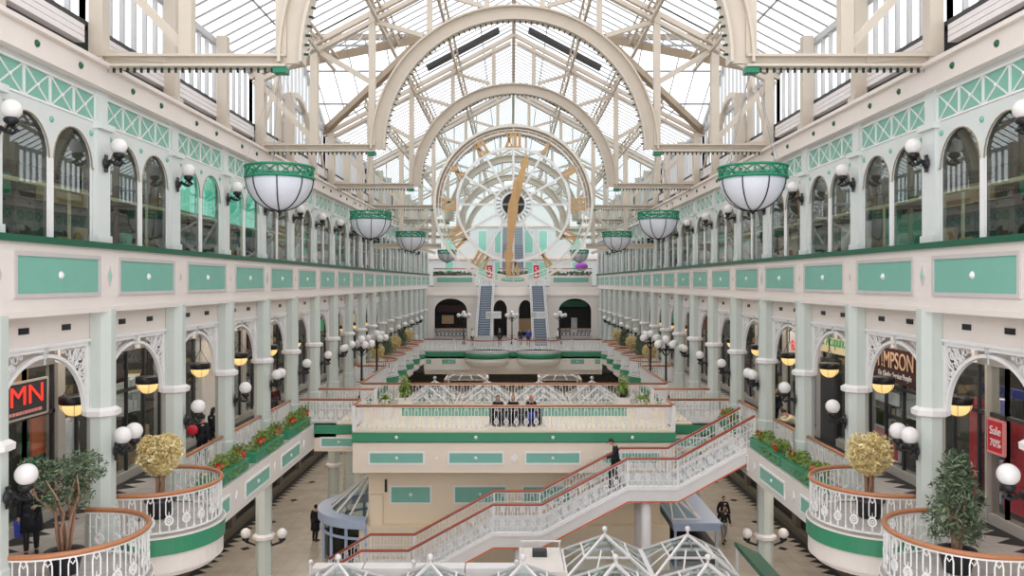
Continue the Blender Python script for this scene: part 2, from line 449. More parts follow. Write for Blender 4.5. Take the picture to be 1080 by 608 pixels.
    # ---- cornice beam
    mb = MB(); mb.box(X(9.80), X(10.45), YN, 94.0, 17.12, 17.62); mb.box(X(9.68), X(10.6), YN, 94.0, 17.62, 17.72); mb.box(X(9.74), X(10.45), YN, 94.0, 17.08, 17.14)
    co = struct('cornice_trim_%s' % sd, mb, 'fascia', f'deep white cornice beam along the top of the {sd} wall', 'trim')
    mb = MB()
    for n in range(-1, 12):
        for k in (0.3, 0.7): stud(mb, (s * 9.80, Y(n) + B * k, 17.38), 0.08, (-s, 0, 0))
    part('green_boss', mb, 'dkgreen', co)
    # ---- windows of the upper facade
    for n in range(-2, NB1):
        c = Y(n) + B / 2
        mb = MB()
        for k in (-0.88, 0.88):
            mb.box(X(10.0), X(10.025), c + k - 0.82, c + k - 0.78, 13.44, 15.2); mb.box(X(10.0), X(10.025), c + k + 0.78, c + k + 0.82, 13.44, 15.2)
        mb.box(X(9.975), X(10.028), c - 0.085, c + 0.085, 13.44, 15.17)
        wn = struct('window_%d' % (n + 3 + (30 if s > 0 else 0)), mb, 'iron', f'pair of round headed windows, {OB(n)} bay of the {sd} upper wall', 'window')
        mb = MB(); mb.box(X(10.03), X(10.04), c - 1.72, c + 1.72, 13.44, 16.1)
        part('pane', mb, 'pane', wn)
        if n < 8:
            mb = MB()
            for k in (-0.88, 0.88):
                pts = [(s * 9.975, c + k - 0.80 * math.cos(PI * i / 14), 15.16 + 0.84 * math.sin(PI * i / 14)) for i in range(15)]
                mb.tube(pts, 0.016, 4)
            part('arch_bead', mb, 'brown', wn, 'dark bead round the window heads')
    # ---- upper gallery behind the windows
    mb = MB()
    for n in range(-2, NB1):
        a = Y(n)
        mb.box(X(14.3), X(14.6), a - 0.45, a + 0.45, 12.1, 17.0); mb.box(X(14.0), X(14.6), a - 0.45, a + B - 0.45, 15.9, 17.0)
    mb.box(X(14.55), X(14.7), YN, 95.0, 12.1, 17.0)
    bw = struct('wall_%s_back' % sd, mb, 'olive', f'shop wall at the back of the {sd} upper gallery', 'wall')
    pal = ['charcoal', 'dark', 'tan', 'charcoal', 'emerald', 'dark', 'maroon', 'charcoal', 'paper', 'dark', 'charcoal', 'tan', 'dark', 'emerald', 'charcoal', 'dark', 'paper', 'charcoal', 'dark', 'dark']
    for n in range(-1, 16):
        a = Y(n)
        mb = MB(); mb.box(X(14.40), X(14.56), a + 0.5, a + B - 0.5, 12.1, 15.8)
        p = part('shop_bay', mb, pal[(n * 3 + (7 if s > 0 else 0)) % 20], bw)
        mb = MB(); mb.box(X(14.34), X(14.41), a + 0.6, a + B - 0.6, 15.0, 15.6); part('sign_board', mb, pal[(n * 7 + 4) % 20], p)
        mb = MB()
        for q in range(3):
            y0 = a + 0.7 + q * 1.0
            mb.box(X(14.30), X(14.40), y0, y0 + 0.75, 12.3 + 0.3 * ((q + n) % 3), 13.6 + 0.35 * ((q * n) % 3))
        part('display', mb, ['paper', 'lgrey', 'pink', 'tan', 'mint'][(n + q) % 5], p)
    rl = thing('yellow_rail', f'yellow rail behind the {sd} arched windows', 'handrail', (X(10.7), YN, 12.1))
    part('rail', MB().tube([(s * 10.9, YN, 14.75), (s * 10.9, 92, 14.75)], 0.05, 6), 'ivory', rl)  # yellow line behind the windows, built as a rail
    for n in range(-1, 18): part('post', MB().box(X(10.87), X(10.93), Y(n) + 0.27, Y(n) + 0.33, 12.1, 14.72), 'ivory', rl)
    # ---- ground floor shop wall
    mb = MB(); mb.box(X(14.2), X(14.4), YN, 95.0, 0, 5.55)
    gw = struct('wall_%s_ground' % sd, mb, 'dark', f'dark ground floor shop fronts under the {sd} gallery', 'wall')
    mb = MB()
    for n in range(-2, NB1): mb.box(X(13.95), X(14.3), Y(n) - 0.3, Y(n) + 0.3, 0, 5.55)
    mb.box(X(14.0), X(14.3), YN, 95.0, 4.3, 5.55); mb.box(X(13.9), X(14.3), YN, 95.0, 0, 0.35)
    part('shop_surround', mb, 'olive', gw)
    # gallery edge below the planters
    mb = MB()
    mb.box(X(8.92), X(9.3), 23.2, 35.9, 5.10, 6.16); mb.box(X(9.3), X(9.9), 23.2, 36.2, 4.95, 5.55)
    ge = struct('gallery_edge_trim_%s' % sd, mb, 'fascia', f'white {sd} gallery edge with green panels under the planters', 'trim')
    fg = lambda u, d, z, s=s: (s * (8.92 - d), u, z)
    for n in (1, 2, 3):
        c = Y(n) + 0.3
        mb = MB(); quad(mb, fg, c - 1.3, c + 1.3, 5.38, 5.82); p = part('panel', mb, 'teal', ge, 'green panel')
        mb = MB(); inset(mb, fg, c - 1.3, c + 1.3, 5.38, 5.82, 0.07); part('panel_frame', mb, 'iron', p)
        mb = MB(); stud(mb, (s * 8.91, c, 5.6), 0.07, (-s, 0, 0)); part('rosette', mb, 'iron', p)
        mb = MB(); mb.prism([(c + 2.0 + 0.12 * a, 5.62 + 0.2 * b) for a, b in ((-1, 0), (0, -1), (1, 0), (0, 1))], lambda u, z: fg(u, 0, z), lambda u, z: fg(u, 0.03, z)); part('diamond', mb, 'iron', ge)
    mb = MB(); mb.box(X(9.86), X(10.2), YN, 23.2, 5.2, 6.16); mb.box(X(9.86), X(10.2), 50.6, 74.0, 5.0, 6.16); mb.box(X(7.93), X(8.2), 41.8, 50.6, 4.9, 6.16); mb.box(X(8.2), X(10), 50.4, 50.6, 4.9, 6.16)
    part('plain_edge', mb, 'fascia', ge)
    mb = MB(); mb.box(X(9.84), X(9.9), 50.6, 74.0, 5.72, 6.14); mb.box(X(7.90), X(7.95), 41.8, 50.6, 5.72, 6.14); mb.box(X(7.93), X(9.86), 50.58, 50.64, 5.72, 6.14); part('green_band', mb, 'green', ge, 'green band along the edge')

# ------------------------------------------------------------------ footbridges and the block under the first one
fr = lambda y: (lambda u, d, z: (u, y - d, z))
mb = MB(); mb.box(-6.85, 6.8, 34.12, 41.8, 5.7, L1); mb.box(-8.95, -6.85, 36.0, 41.8, 5.7, L1 - 0.005); mb.box(6.8, 8.95, 36.0, 41.8, 5.7, L1 - 0.005)
br = struct('footbridge_slab', mb, 'deck', 'nearer footbridge with five green panels crossing between the galleries', 'bridge')
mb = MB(); mb.box(-6.85, 6.8, 34.12, 34.5, 4.42, 5.74); mb.box(-6.85, -6.5, 34.5, 36.3, 4.42, 5.74); mb.box(6.45, 6.8, 34.5, 36.3, 4.42, 5.74)
mb.box(-8.95, -6.85, 36.0, 36.3, 4.95, 5.74); mb.box(6.8, 8.95, 36.0, 36.3, 4.95, 5.74)
part('fascia', mb, 'bfascia', br)
mb = MB(); mb.box(-6.88, 6.83, 34.06, 34.14, 5.74, 6.14); mb.box(-6.88, -6.84, 34.1, 36.0, 5.74, 6.14); mb.box(6.79, 6.83, 34.1, 36.0, 5.74, 6.14)
mb.box(-8.95, -6.85, 35.95, 36.02, 5.74, 6.14); mb.box(6.8, 8.95, 35.95, 36.02, 5.74, 6.14)
part('green_band', mb, 'green', br, 'green band along the bridge edge')
f34 = fr(34.12)
cx = [-5.1, -1.85, 1.65, 4.95]
for i, c in enumerate([-4.99, -1.63, 1.63, 4.99]):
    mb = MB(); quad(mb, f34, c - 1.12, c + 1.12, 4.85, 5.26); p = part('panel', mb, 'teal', br, 'green panel')
    mb = MB(); inset(mb, f34, c - 1.12, c + 1.12, 4.85, 5.26, 0.075); part('panel_frame', mb, 'iron', p)
    mb = MB(); stud(mb, (c, 34.1, 5.05), 0.075, (0, -1, 0)); part('rosette', mb, 'iron', p)
    mb = MB(); stud(mb, (c, 34.06, 5.94), 0.075, (0, -1, 0)); part('rosette', mb, 'iron', br)
for c in (0.0, -3.3, 3.3):
    mb = MB(); r = 0.17 if c == 0 else 0.07
    mb.prism([(c + r * a, 5.05 + r * b) for a, b in ((-1, 0), (0, -1), (1, 0), (0, 1))], lambda u, z: f34(u, 0, z), lambda u, z: f34(u, 0.03, z)); part('diamond', mb, 'iron', br)
for s in (-1, 1):
    f36 = fr(36.0); c = s * 7.85
    mb = MB(); quad(mb, f36, c - 0.75, c + 0.75, 5.18, 5.52); p = part('panel', mb, 'teal', br, 'green panel on the set-back wing')
    mb = MB(); inset(mb, f36, c - 0.75, c + 0.75, 5.18, 5.52, 0.07); part('panel_frame', mb, 'iron', p)
    mb = MB(); stud(mb, (c, 35.99, 5.35), 0.07, (0, -1, 0)); part('rosette', mb, 'iron', p)
# block
mb = MB(); mb.box(-6.4, 6.4, 35.4, 41.5, 0, 4.42); mb.box(-6.5, 6.5, 35.3, 41.5, 3.98, 4.12); mb.box(-6.75, 6.75, 35.0, 41.5, 0, 1.9); mb.box(-6.3, -5.75, 35.2, 35.5, 1.9, 3.2)
bl = struct('wall_block', mb, 'cwall', 'cream plaster wall of the central block below the footbridge', 'wall')
f35 = fr(35.4)
for c, w in ((-4.55, 0.85), (-1.5, 1.1), (1.5, 1.1), (4.55, 0.85)):
    mb = MB(); quad(mb, f35, c - w, c + w, 2.83, 3.5); p = part('panel', mb, 'teal', bl, 'green panel')
    mb = MB(); inset(mb, f35, c - w, c + w, 2.83, 3.5, 0.08); part('panel_frame', mb, 'iron', p)
    mb = MB(); stud(mb, (c, 35.38, 3.17), 0.08, (0, -1, 0)); part('rosette', mb, 'iron', p)
mb = MB(); mb.bar((-5.63, 35.36, 3.3), (-5.63, 35.36, 3.85), 0.1, 0.1); part('wall_light', mb, 'black', bl, 'small black wall light')

# second bridge with two round bays, and the first floor behind it
mb = MB(); mb.box(-8.2, 8.2, 74.0, 78.0, 5.5, L1); mb.box(-15.6, 15.6, 78.0, 97.0, 5.5, L1); mb.box(-15.6, -8.2, 74, 78, 5.5, L1); mb.box(8.2, 15.6, 74, 78, 5.5, L1)
for c in (-2.35, 2.35): mb.lathe([(2.05, 5.6), (2.05, 6.2)], 32, (c, 74.0, 0))
b2 = struct('footbridge_slab', mb, 'floor1', 'farther footbridge with two rounded bays below the escalators', 'bridge')
mb = MB(); mb.box(-8.2, 8.2, 74.0, 74.4, 4.45, 5.8); mb.box(-8.2, 8.2, 74.5, 74.9, 4.0, 4.45)
for c in (-2.35, 2.35): mb.lathe([(1.5, 4.85), (1.85, 5.0), (2.03, 5.3), (2.05, 5.62)], 32, (c, 74.0, 0))
part('fascia', mb, 'pale', b2)
mb = MB(); mb.box(-8.2, 8.2, 73.93, 74.05, 5.68, 6.1)
for c in (-2.35, 2.35): mb.lathe([(2.09, 5.62), (2.09, 6.06)], 32, (c, 74.0, 0))
part('green_band', mb, 'green', b2, 'green band along the bridge edge')
f74 = fr(74.0)
for c, w in ((-7.75, 0.22), (-5.9, 0.62), (5.9, 0.62), (7.75, 0.22)):
    mb = MB(); quad(mb, f74, c - w, c + w, 5.02, 5.42, 0.03); p = part('panel', mb, 'teal', b2, 'green panel')
    mb = MB(); stud(mb, (c, 73.96, 5.22), 0.07, (0, -1, 0)); part('rosette', mb, 'iron', p)

# ------------------------------------------------------------------ back of the hall
mb = MB()
mpb = lambda u, t, z: (u, t, z)
mb.archplate(-10.3, 10.3, 12.0, 9.3, [(-7.1, 1.85, 1.35), (-1.45, 0.78, 0.78 * 1.5), (1.45, 0.78, 0.78 * 1.5), (7.1, 1.85, 1.35)], 92.0, 92.3, mpb, 14)
for a, b in ((-10.3, -8.95), (-5.25, -2.23), (-0.67, 0.67), (2.23, 5.25), (8.95, 10.3)): mb.box(a, b, 92.0, 92.3, L1, 9.3)
mb.box(-10.3, 10.3, 91.85, 92.0, 10.95, 11.2)
struct('wall_end', mb, 'pale', 'cream arcade wall with dark arches at the far end of the first floor', 'wall')
mb = MB(); mb.box(-10.3, 10.3, 95.5, 95.7, L1, 12)
we = struct('wall_end_back', mb, 'dark', 'dark shop front behind the arches at the far end', 'wall')
mb = MB(); mb.box(-8.4, -7.0, 95.3, 95.5, 7.6, 8.6); part('display', mb, 'tan', we); mb = MB(); mb.box(-9.0, -5.2, 95.2, 95.5, 9.0, 9.8); part('sign_board', mb, 'maroon', we)
mb = MB(); mb.box(0.7, 2.3, 95.3, 95.5, 6.6, 8.2); part('display', mb, 'tan', we); mb = MB(); mb.box(5.4, 8.8, 95.3, 95.5, 9.6, 10.3); part('sign_board', mb, 'dkgreen', we)
mb = MB(); mb.box(6.9, 7.6, 95.2, 95.5, 6.6, 8.3); part('display', mb, 'lgrey', we)
for c, w in ((-6.75, 2.45), (0.0, 1.75), (6.75, 2.45)):
    mb = MB(); mb.box(c - w, c + w, 93.6, 94.2, 12.0, 13.3); 
    pl = struct('planter_wall', mb, 'fascia', 'white parapet with a long teal panel at the far end, ' + ('left of the escalators' if c < 0 else 'right of the escalators' if c > 0 else 'between the escalators'), 'parapet')
    mb = MB(); quad(mb, fr(93.6), c - w + 0.4, c + w - 0.4, 12.5, 13.05); part('panel', mb, 'teal', pl, 'teal panel')
    mb = MB()
    for i in range(int(w * 60)):
        x = random.uniform(c - w, c + w); y = random.uniform(93.7, 94.1); z = 13.3 + random.random() * 0.45
        a = random.random() * 6.28; r = 0.18
        mb.add([(x, y, z - 0.2), (x + r * math.cos(a), y + r * math.sin(a), z), (x, y, z + 0.12), (x - r * math.cos(a), y - r * math.sin(a), z)], [(0, 1, 2, 3)])
    part('foliage', mb, 'leaf', pl)
mb = MB(); mb.box(-15.6, 15.6, 94.2, YF, 11.6, 12.1)
struct('gallery_floor', mb, 'floor1', 'upper floor beyond the escalators at the far end', 'floor')
mb = MB(); mb.box(-15.6, 15.6, 111.6, 112, 0, 21.2)
mb.prism([(-15.6, 21.2), (15.6, 21.2), (0, 26.5)], lambda u, z: (u, 111.6, z), lambda u, z: (u, 112, z))
wb = struct('wall_back', mb, 'wallgreen', 'pale end wall with mint window panels beyond the clock', 'wall')
mb = MB()
for c in (-8.8, -4.2, -1.9, 2.2, 4.2, 8.8):
    for z0, z1 in ((12.9, 15.3), (16.6, 19.6)):
        mb = MB(); mb.box(c - 0.55, c + 0.55, 111.5, 111.62, z0, z1); p = part('window_panel', mb, 'mint', wb, 'mint window panel')
        mb = MB(); inset(mb, fr(111.55), c - 0.55, c + 0.55, z0, z1, 0.14, 0.06); part('panel_frame', mb, 'white', p)
mb = MB(); mb.box(-12, 12, 111.3, 111.6, 15.7, 16.2); mb.box(-12, 12, 111.3, 111.6, 20.2, 20.6); part('string_course', mb, 'fascia', wb)
# ------------------------------------------------------------------ roof
RZ, SL, EX = 26.45, 0.53, 10.45
def rz(x): return RZ - SL * abs(x)
GAP = {3}                     # span starting at this frame has a cross gable on each side
GZ = 24.2                     # its ridge
XV = (RZ - GZ) / SL           # where that ridge meets the main slope
nm = 0
for n0 in range(-3, 21, 3):
    ya, yb = Y(n0), Y(n0 + 3); ym = (ya + yb) / 2
    for s in (-1, 1):
        gl = MB(); bars = MB(); vb = MB()
        def P(x, y, dz=0.0): return (s * x, y, rz(x) + dz)
        if n0 in GAP:
            gl.add([P(0, ya), P(0, yb), P(EX, yb), P(XV, ym), P(EX, ya)], [(0, 1, 2, 3, 4)])
            ze = rz(EX)
            gl.add([(s * XV, ym, GZ), (s * EX, ym, GZ), P(EX, ya)], [(0, 1, 2)]); gl.add([(s * XV, ym, GZ), (s * EX, ym, GZ), P(EX, yb)], [(0, 1, 2)])
        else:
            gl.add([P(0, ya), P(0, yb), P(EX, yb), P(EX, ya)], [(0, 1, 2, 3)])
        k = int((yb - ya) / 0.7)
        for i in range(k + 1):
            y = ya + (yb - ya) * i / k
            xe = EX
            if n0 in GAP:
                f = 1 - abs(y - ym) / (ym - ya); xe = EX + (XV - EX) * f
            if xe > 0.3: bars.bar(P(0.05, y, 0.02), P(xe, y, 0.02), 0.06, 0.05)
        for xx in (1.7, 5.2, 8.7):
            if n0 in GAP and xx > XV:
                f = (EX - xx) / (EX - XV); d = (ym - ya) * f
                bars.bar(P(xx, ya, 0.03), P(xx, ya + d, 0.03), 0.05, 0.06); bars.bar(P(xx, yb - d, 0.03), P(xx, yb, 0.03), 0.05, 0.06)
            else: bars.bar(P(xx, ya, 0.03), P(xx, yb, 0.03), 0.05, 0.06)
        if n0 in GAP:
            for i in range(1, 7):
                x = XV + (EX - XV) * i / 6.5; f = (x - XV) / (EX - XV)
                for d in (-1, 1):
                    yv = ym + d * (ym - ya) * f
                    bars.bar((s * x, ym, GZ + 0.02), (s * x, yv, rz(x) + 0.02), 0.05, 0.04)
            for d in (-1, 1):
                for t in (0.35, 0.7):
                    y = ym + d * (ym - ya) * t; z = GZ + (rz(EX) - GZ) * t; x0 = XV + (EX - XV) * t
                    bars.bar((s * x0, y, z), (s * EX, y, z), 0.07, 0.09)
            for yy in (ya, yb): vb.bar(P(EX, yy, -0.15), (s * XV, ym, GZ - 0.15), 0.30, 0.34)
            vb.bar((s * XV, ym, GZ - 0.1), (s * EX, ym, GZ - 0.1), 0.22, 0.26)
        nm += 1
        ro = struct('ceiling_glass', gl, 'roofglass', f'{SIDE[s]} slope of the glass roof, {ORD[n0 // 3 + 1]} span from the front', 'roof')
        part('glazing_bar', bars, 'grey', ro)
        if vb.v: part('valley_beam', vb, 'brown', ro, 'dark brown valley beam of the cross gable')
        if s < 0: part('ridge_beam', MB().bar((0, ya, RZ - 0.1), (0, yb, RZ - 0.1), 0.2, 0.3), 'cream', ro)
        # lattice purlins
        for xx, ya_, yb_ in ([(3.1, ya, yb), (5.4, ya, yb), (7.7, ya, yb)] if n0 not in GAP else [(3.1, ya, yb)] + [q for x_ in (5.4, 7.7) for q in ((x_, ya, ya + (ym - ya) * (EX - x_) / (EX - XV)), (x_, yb - (ym - ya) * (EX - x_) / (EX - XV), yb))]):
            lm = MB(); za = rz(xx) - 0.22; zb = za - 0.55
            X_ = s * xx
            lm.bar((X_ - 0.12, ya_, za), (X_ - 0.12, yb_, za), 0.10, 0.08); lm.bar((X_ + 0.12, ya_, za), (X_ + 0.12, yb_, za), 0.10, 0.08); lm.bar((X_, ya_, zb), (X_, yb_, zb), 0.12, 0.10)
            q = max(2, int((yb_ - ya_) / 0.9))
            for i in range(q):
                y0 = ya_ + (yb_ - ya_) * i / q; y1 = ya_ + (yb_ - ya_) * (i + 1) / q
                for d_ in (-0.12, 0.12): lm.bar((X_ + (d_ if i % 2 else 0), y0, za if i % 2 else zb), (X_ + (0 if i % 2 else d_), y1, zb if i % 2 else za), 0.05, 0.05)
            part('lattice_purlin', lm, 'cream', ro)
        # dark ventilator strip near the ridge
        if n0 in (3, 6):
            part('ventilator', MB().bar(P(0.8, yb - 1.6, -0.16), P(4.6, yb - 1.6, -0.16), 0.7, 0.18), 'charcoal', ro, 'dark ventilator strip')
        # ---- clerestory wall of this span
        if n0 > 15: continue
        X_ = 10.42
        fm = MB(); lv = MB(); dk = MB()
        dk.box(s * 10.40, s * 10.55, ya, yb, 17.7, 18.62); dk.box(s * 10.25, s * 10.5, ya, yb, 18.62, 18.74)
        for j in range(3): lv.box(s * (10.18 - 0.0 * j), s * 10.40, ya + 0.35, yb - 0.35, 18.16 + j * 0.145, 18.29 + j * 0.145)
        wn = struct('window_%d' % (70 + nm), dk, 'charcoal', f'tall {SIDE[s]} clerestory glazing, {ORD[n0 // 3 + 1]} span from the front', 'window')
        k = 19
        for i in range(k + 1):
            y = ya + (yb - ya) * i / k
            zt = 20.85
            if n0 in GAP: zt = rz(EX) + (GZ - rz(EX)) * (1 - abs(y - ym) / (ym - ya))
            fm.box(s * 10.36, s * 10.48, y - 0.045, y + 0.045, 18.7, zt)
        fm.bar((s * X_, ya, 20.85), (s * X_, yb, 20.85), 0.2, 0.22)
        pg = MB()
        if n0 in GAP:
            pg.add([(s * X_, ya, 18.7), (s * X_, yb, 18.7), (s * X_, yb, rz(EX)), (s * X_, ym, GZ), (s * X_, ya, rz(EX))], [(0, 1, 2, 3, 4)])
            ar = MB(); pts = [(s * 10.25, ym - 2.1, 18.0)] + [(s * 10.25, ym - 2.1 * math.cos(PI * i / 16), 19.55 + 1.75 * math.sin(PI * i / 16)) for i in range(17)] + [(s * 10.25, ym + 2.1, 18.0)]
            for a, b in zip(pts, pts[1:]): ar.bar(a, b, 0.26, 0.2, (1, 0, 0))
            for d in (-1, 1): ar.bar((s * 10.25, ym + d * 3.0, 17.7), (s * 10.25, ym + d * 3.0, 22.5), 0.2, 0.2); ar.bar((s * 10.25, ym + d * 5.6, 18.2), (s * 10.25, ym + d * 3.1, 21.6), 0.14, 0.14)
            part('gable_arch', ar, 'cream', wn, 'cream round arch inside the gable window')
            fm.bar((s * X_, ya, rz(EX) + 0.05), (s * X_, ym, GZ), 0.22, 0.26); fm.bar((s * X_, yb, rz(EX) + 0.05), (s * X_, ym, GZ), 0.22, 0.26)
        else: pg.add([(s * X_, ya, 18.7), (s * X_, yb, 18.7), (s * X_, yb, 20.8), (s * X_, ya, 20.8)], [(0, 1, 2, 3)])
        part('mullion', fm, 'lgrey', wn); part('louvre', lv, 'white', wn, 'white louvre band below the glazing'); part('pane', pg, 'roofglass', wn)

# ------------------------------------------------------------------ roof trusses
def rb(x): return RZ - 0.45 - SL * abs(x)     # rafter centre line
R0, R1, AZ = 5.10, 5.68, 17.75
BULB = MB().box(-0.025, 0.025, -0.025, 0.025, -0.11, 0.0).mesh('bulb', 'bulb')
def bulb(par, p, rot=0.0):
    o = bpy.data.objects.new('bulb', BULB); C.objects.link(o); o.parent = par; o.location = Vector(p) - WP[par.name]; o.rotation_euler = (0, rot, 0)
def make_truss(near):
    t = thing('roof_truss', 'x', 'truss', (0, 0, AZ))
    a = MB()
    a.arc(0, AZ, R1 - 0.07, R1, -0.24, 0.24, 0, PI, 44); a.arc(0, AZ, R0, R0 + 0.07, -0.24, 0.24, 0, PI, 44); a.arc(0, AZ, R0 + 0.07, R1 - 0.07, -0.05, 0.05, 0, PI, 44)
    ao = part('arch', a, 'cream', t)
    bl = MB(); k = 70
    for i in range(1, k):
        th = PI * i / k
        if near:
            if True: bulb(ao, (R0 * math.cos(th), 0, AZ + R0 * math.sin(th)), PI / 2 - th)
            continue
        bl.bar((R0 * math.cos(th), 0, AZ + R0 * math.sin(th)), ((R0 - 0.11) * math.cos(th), 0, AZ + (R0 - 0.11) * math.sin(th)), 0.05, 0.05, (0, 1, 0))
    if not near: part('bulb_trim', bl, 'bulb', ao, 'row of small dark bulbs under the arch')
    for s in (-1, 1):
        h = MB(); h.ibeam((s * 10.2, 0, AZ + 0.05), (s * 5.5, 0, AZ + 0.05), 0.40, 0.30, 0.06)
        ho = part('hammer_beam', h, 'cream', t)
        bl = MB()
        for i in range(26):
            if near: bulb(ho, (s * (5.7 + i * 0.165), 0, AZ - 0.1))
            bl.box(s * (5.7 + i * 0.165) - 0.025, s * (5.7 + i * 0.165) + 0.025, -0.025, 0.025, AZ - 0.21, AZ - 0.1)
        if not near: part('bulb_trim', bl, 'bulb', ho, 'row of small dark bulbs under the beam')
        part('bracket', MB().box(s * 5.48, s * 5.80, -0.16, 0.16, AZ - 0.24, AZ - 0.10), 'pgreen', ho, 'green bracket at the beam end')
        for x, w, z0 in ((10.02, 0.34, 16.4), (7.9, 0.30, AZ + 0.15), (5.62, 0.26, AZ + 0.15)):
            m = MB(); m.box(s * x - w / 2, s * x + w / 2, -w / 2, w / 2, z0 if x < 10 else 17.72, rb(x)); part('post', m, 'cream', t)
        for x in (3.35, 1.1):
            zb = AZ + math.sqrt(R1 * R1 - x * x) - 0.05
            if rb(x) > zb: part('king_post', MB().box(s * x - 0.11, s * x + 0.11, -0.11, 0.11, zb, rb(x)), 'cream', t)
        m = MB(); m.bar((s * 10.45, 0, rb(10.45) + 0.12), (0, 0, rb(0) + 0.12), 0.22, 0.20); m.bar((s * 10.3, 0, rb(10.3) - 0.22), (s * 0.2, 0, rb(0.2) - 0.22), 0.30, 0.16)
        part('rafter', m, 'cream', t)
        m = MB(); m.bar((s * 10.0, 0, rb(10) - 0.4), (s * 7.9, 0, AZ + 0.3), 0.16, 0.2); m.bar((s * 7.8, 0, rb(7.8) - 0.2), (s * 5.65, 0, 20.4), 0.16, 0.2)
        zz = AZ + math.sqrt(R1 * R1 - 3.6 ** 2); m.bar((s * 5.6, 0, rb(5.6) - 0.2), (s * 3.6, 0, zz + 0.1), 0.16, 0.18)
        m.bar((s * 3.35, 0, rb(3.35) - 0.2), (s * 1.3, 0, AZ + 5.68), 0.14, 0.16)
        m.bar((s * 10.0, 0, 18.0), (s * 8.4, 0.0, 17.85), 0.1, 0.2)
        part('strut', m, 'cream', t)
    return t
TN = Proto(make_truss(True)); TR = Proto(make_truss(False))
for i, n in enumerate((0, 3, 6, 9, 12, 15, 18)):
    (TN if n < 4 else TR).put((0, Y(n), AZ), 0, ['cream arched roof truss nearest the viewer, its ring cut by the top of the picture', 'largest whole cream arch of the roof, second truss from the front',
           'cream arched truss just in front of the clock arch', 'cream arched truss that carries the great clock', 'cream arched truss first behind the great clock',
           'cream arched truss second behind the great clock', 'last cream arched truss before the end wall'][i], 'arched roof trusses')
# intermediate clerestory posts
for n in range(-1, 18):
    if n % 3 == 0: continue
    for s in (-1, 1):
        m = MB(); m.box(s * 9.85, s * 10.2, Y(n) - 0.16, Y(n) + 0.16, 17.72, rz(10.2) - 0.1); m.box(s * 9.78, s * 10.25, Y(n) - 0.22, Y(n) + 0.22, 17.72, 17.9)
        o = solo('roof_post', m, 'cream', f'cream clerestory post above the {ORD[n + 1]} pilaster on the {SIDE[s]}', 'post', 'clerestory posts', 'structure', (s * 10.0, Y(n), 17.72))

# ------------------------------------------------------------------ the clock
CY, CZ, CR = Y(9) - 0.45, 17.95, 5.5
ck = thing('skeleton_clock', 'giant see-through skeleton clock with gilded hands and numerals', 'clock', (0, CY, CZ))
m = MB(); m.arc(0, CZ, 5.42, 5.60, CY - 0.12, CY + 0.12, 0, 2 * PI, 80); m.arc(0, CZ, 5.22, 5.27, CY - 0.05, CY + 0.05, 0, 2 * PI, 80); m.arc(0, CZ, 4.95, 5.06, CY - 0.12, CY + 0.12, 0, 2 * PI, 80)
ri = part('outer_ring', m, 'ring', ck)
m = MB()
for i in range(60):
    a = 2 * PI * i / 60; r0, r1 = (5.05, 5.44) if i % 5 == 0 else (5.05, 5.25)
    m.bar((r0 * math.cos(a), CY - 0.02, CZ + r0 * math.sin(a)), (r1 * math.cos(a), CY - 0.02, CZ + r1 * math.sin(a)), 0.06, 0.03, (0, 1, 0))
part('minute_mark', m, 'ring', ri)
m = MB(); m.arc(0, CZ, 3.85, 4.05, CY - 0.08, CY + 0.08, 0, 2 * PI, 64); part('inner_ring', m, 'iron', ck)
m = MB(); m.arc(0, CZ, 1.22, 1.38, CY - 0.08, CY + 0.08, 0, 2 * PI, 40); m.arc(0, CZ, 0.78, 0.92, CY - 0.1, CY + 0.1, 0, 2 * PI, 40)
part('hub_ring', m, 'iron', ck)
m = MB()
for i in range(24):
    a = 2 * PI * i / 24; m.bar((0.9 * math.cos(a), CY, CZ + 0.9 * math.sin(a)), (1.25 * math.cos(a), CY, CZ + 1.25 * math.sin(a)), 0.1, 0.06, (0, 1, 0))
part('hub_teeth', m, 'grey', ck)
m = MB(); m.arc(0, CZ, 0.02, 0.8, CY + 0.02, CY + 0.12, 0, 2 * PI, 40); hb = part('movement_box', m, 'black', ck, 'dark round movement at the centre')
m = MB(); m.bar((-0.9, CY - 0.02, CZ), (0.9, CY - 0.02, CZ), 0.14, 0.08, (0, 1, 0)); part('cross_bar', m, 'grey', hb)
for i in range(12):
    a = PI / 2 - 2 * PI * i / 12
    m = MB(); m.bar((1.3 * math.cos(a), CY, CZ + 1.3 * math.sin(a)), (5.0 * math.cos(a), CY, CZ + 5.0 * math.sin(a)), 0.15, 0.1, (0, 1, 0)); part('spoke', m, 'iron', ck)
ROM = ['XII', 'I', 'II', 'III', 'IV', 'V', 'VI', 'VII', 'VIII', 'IX', 'X', 'XI']
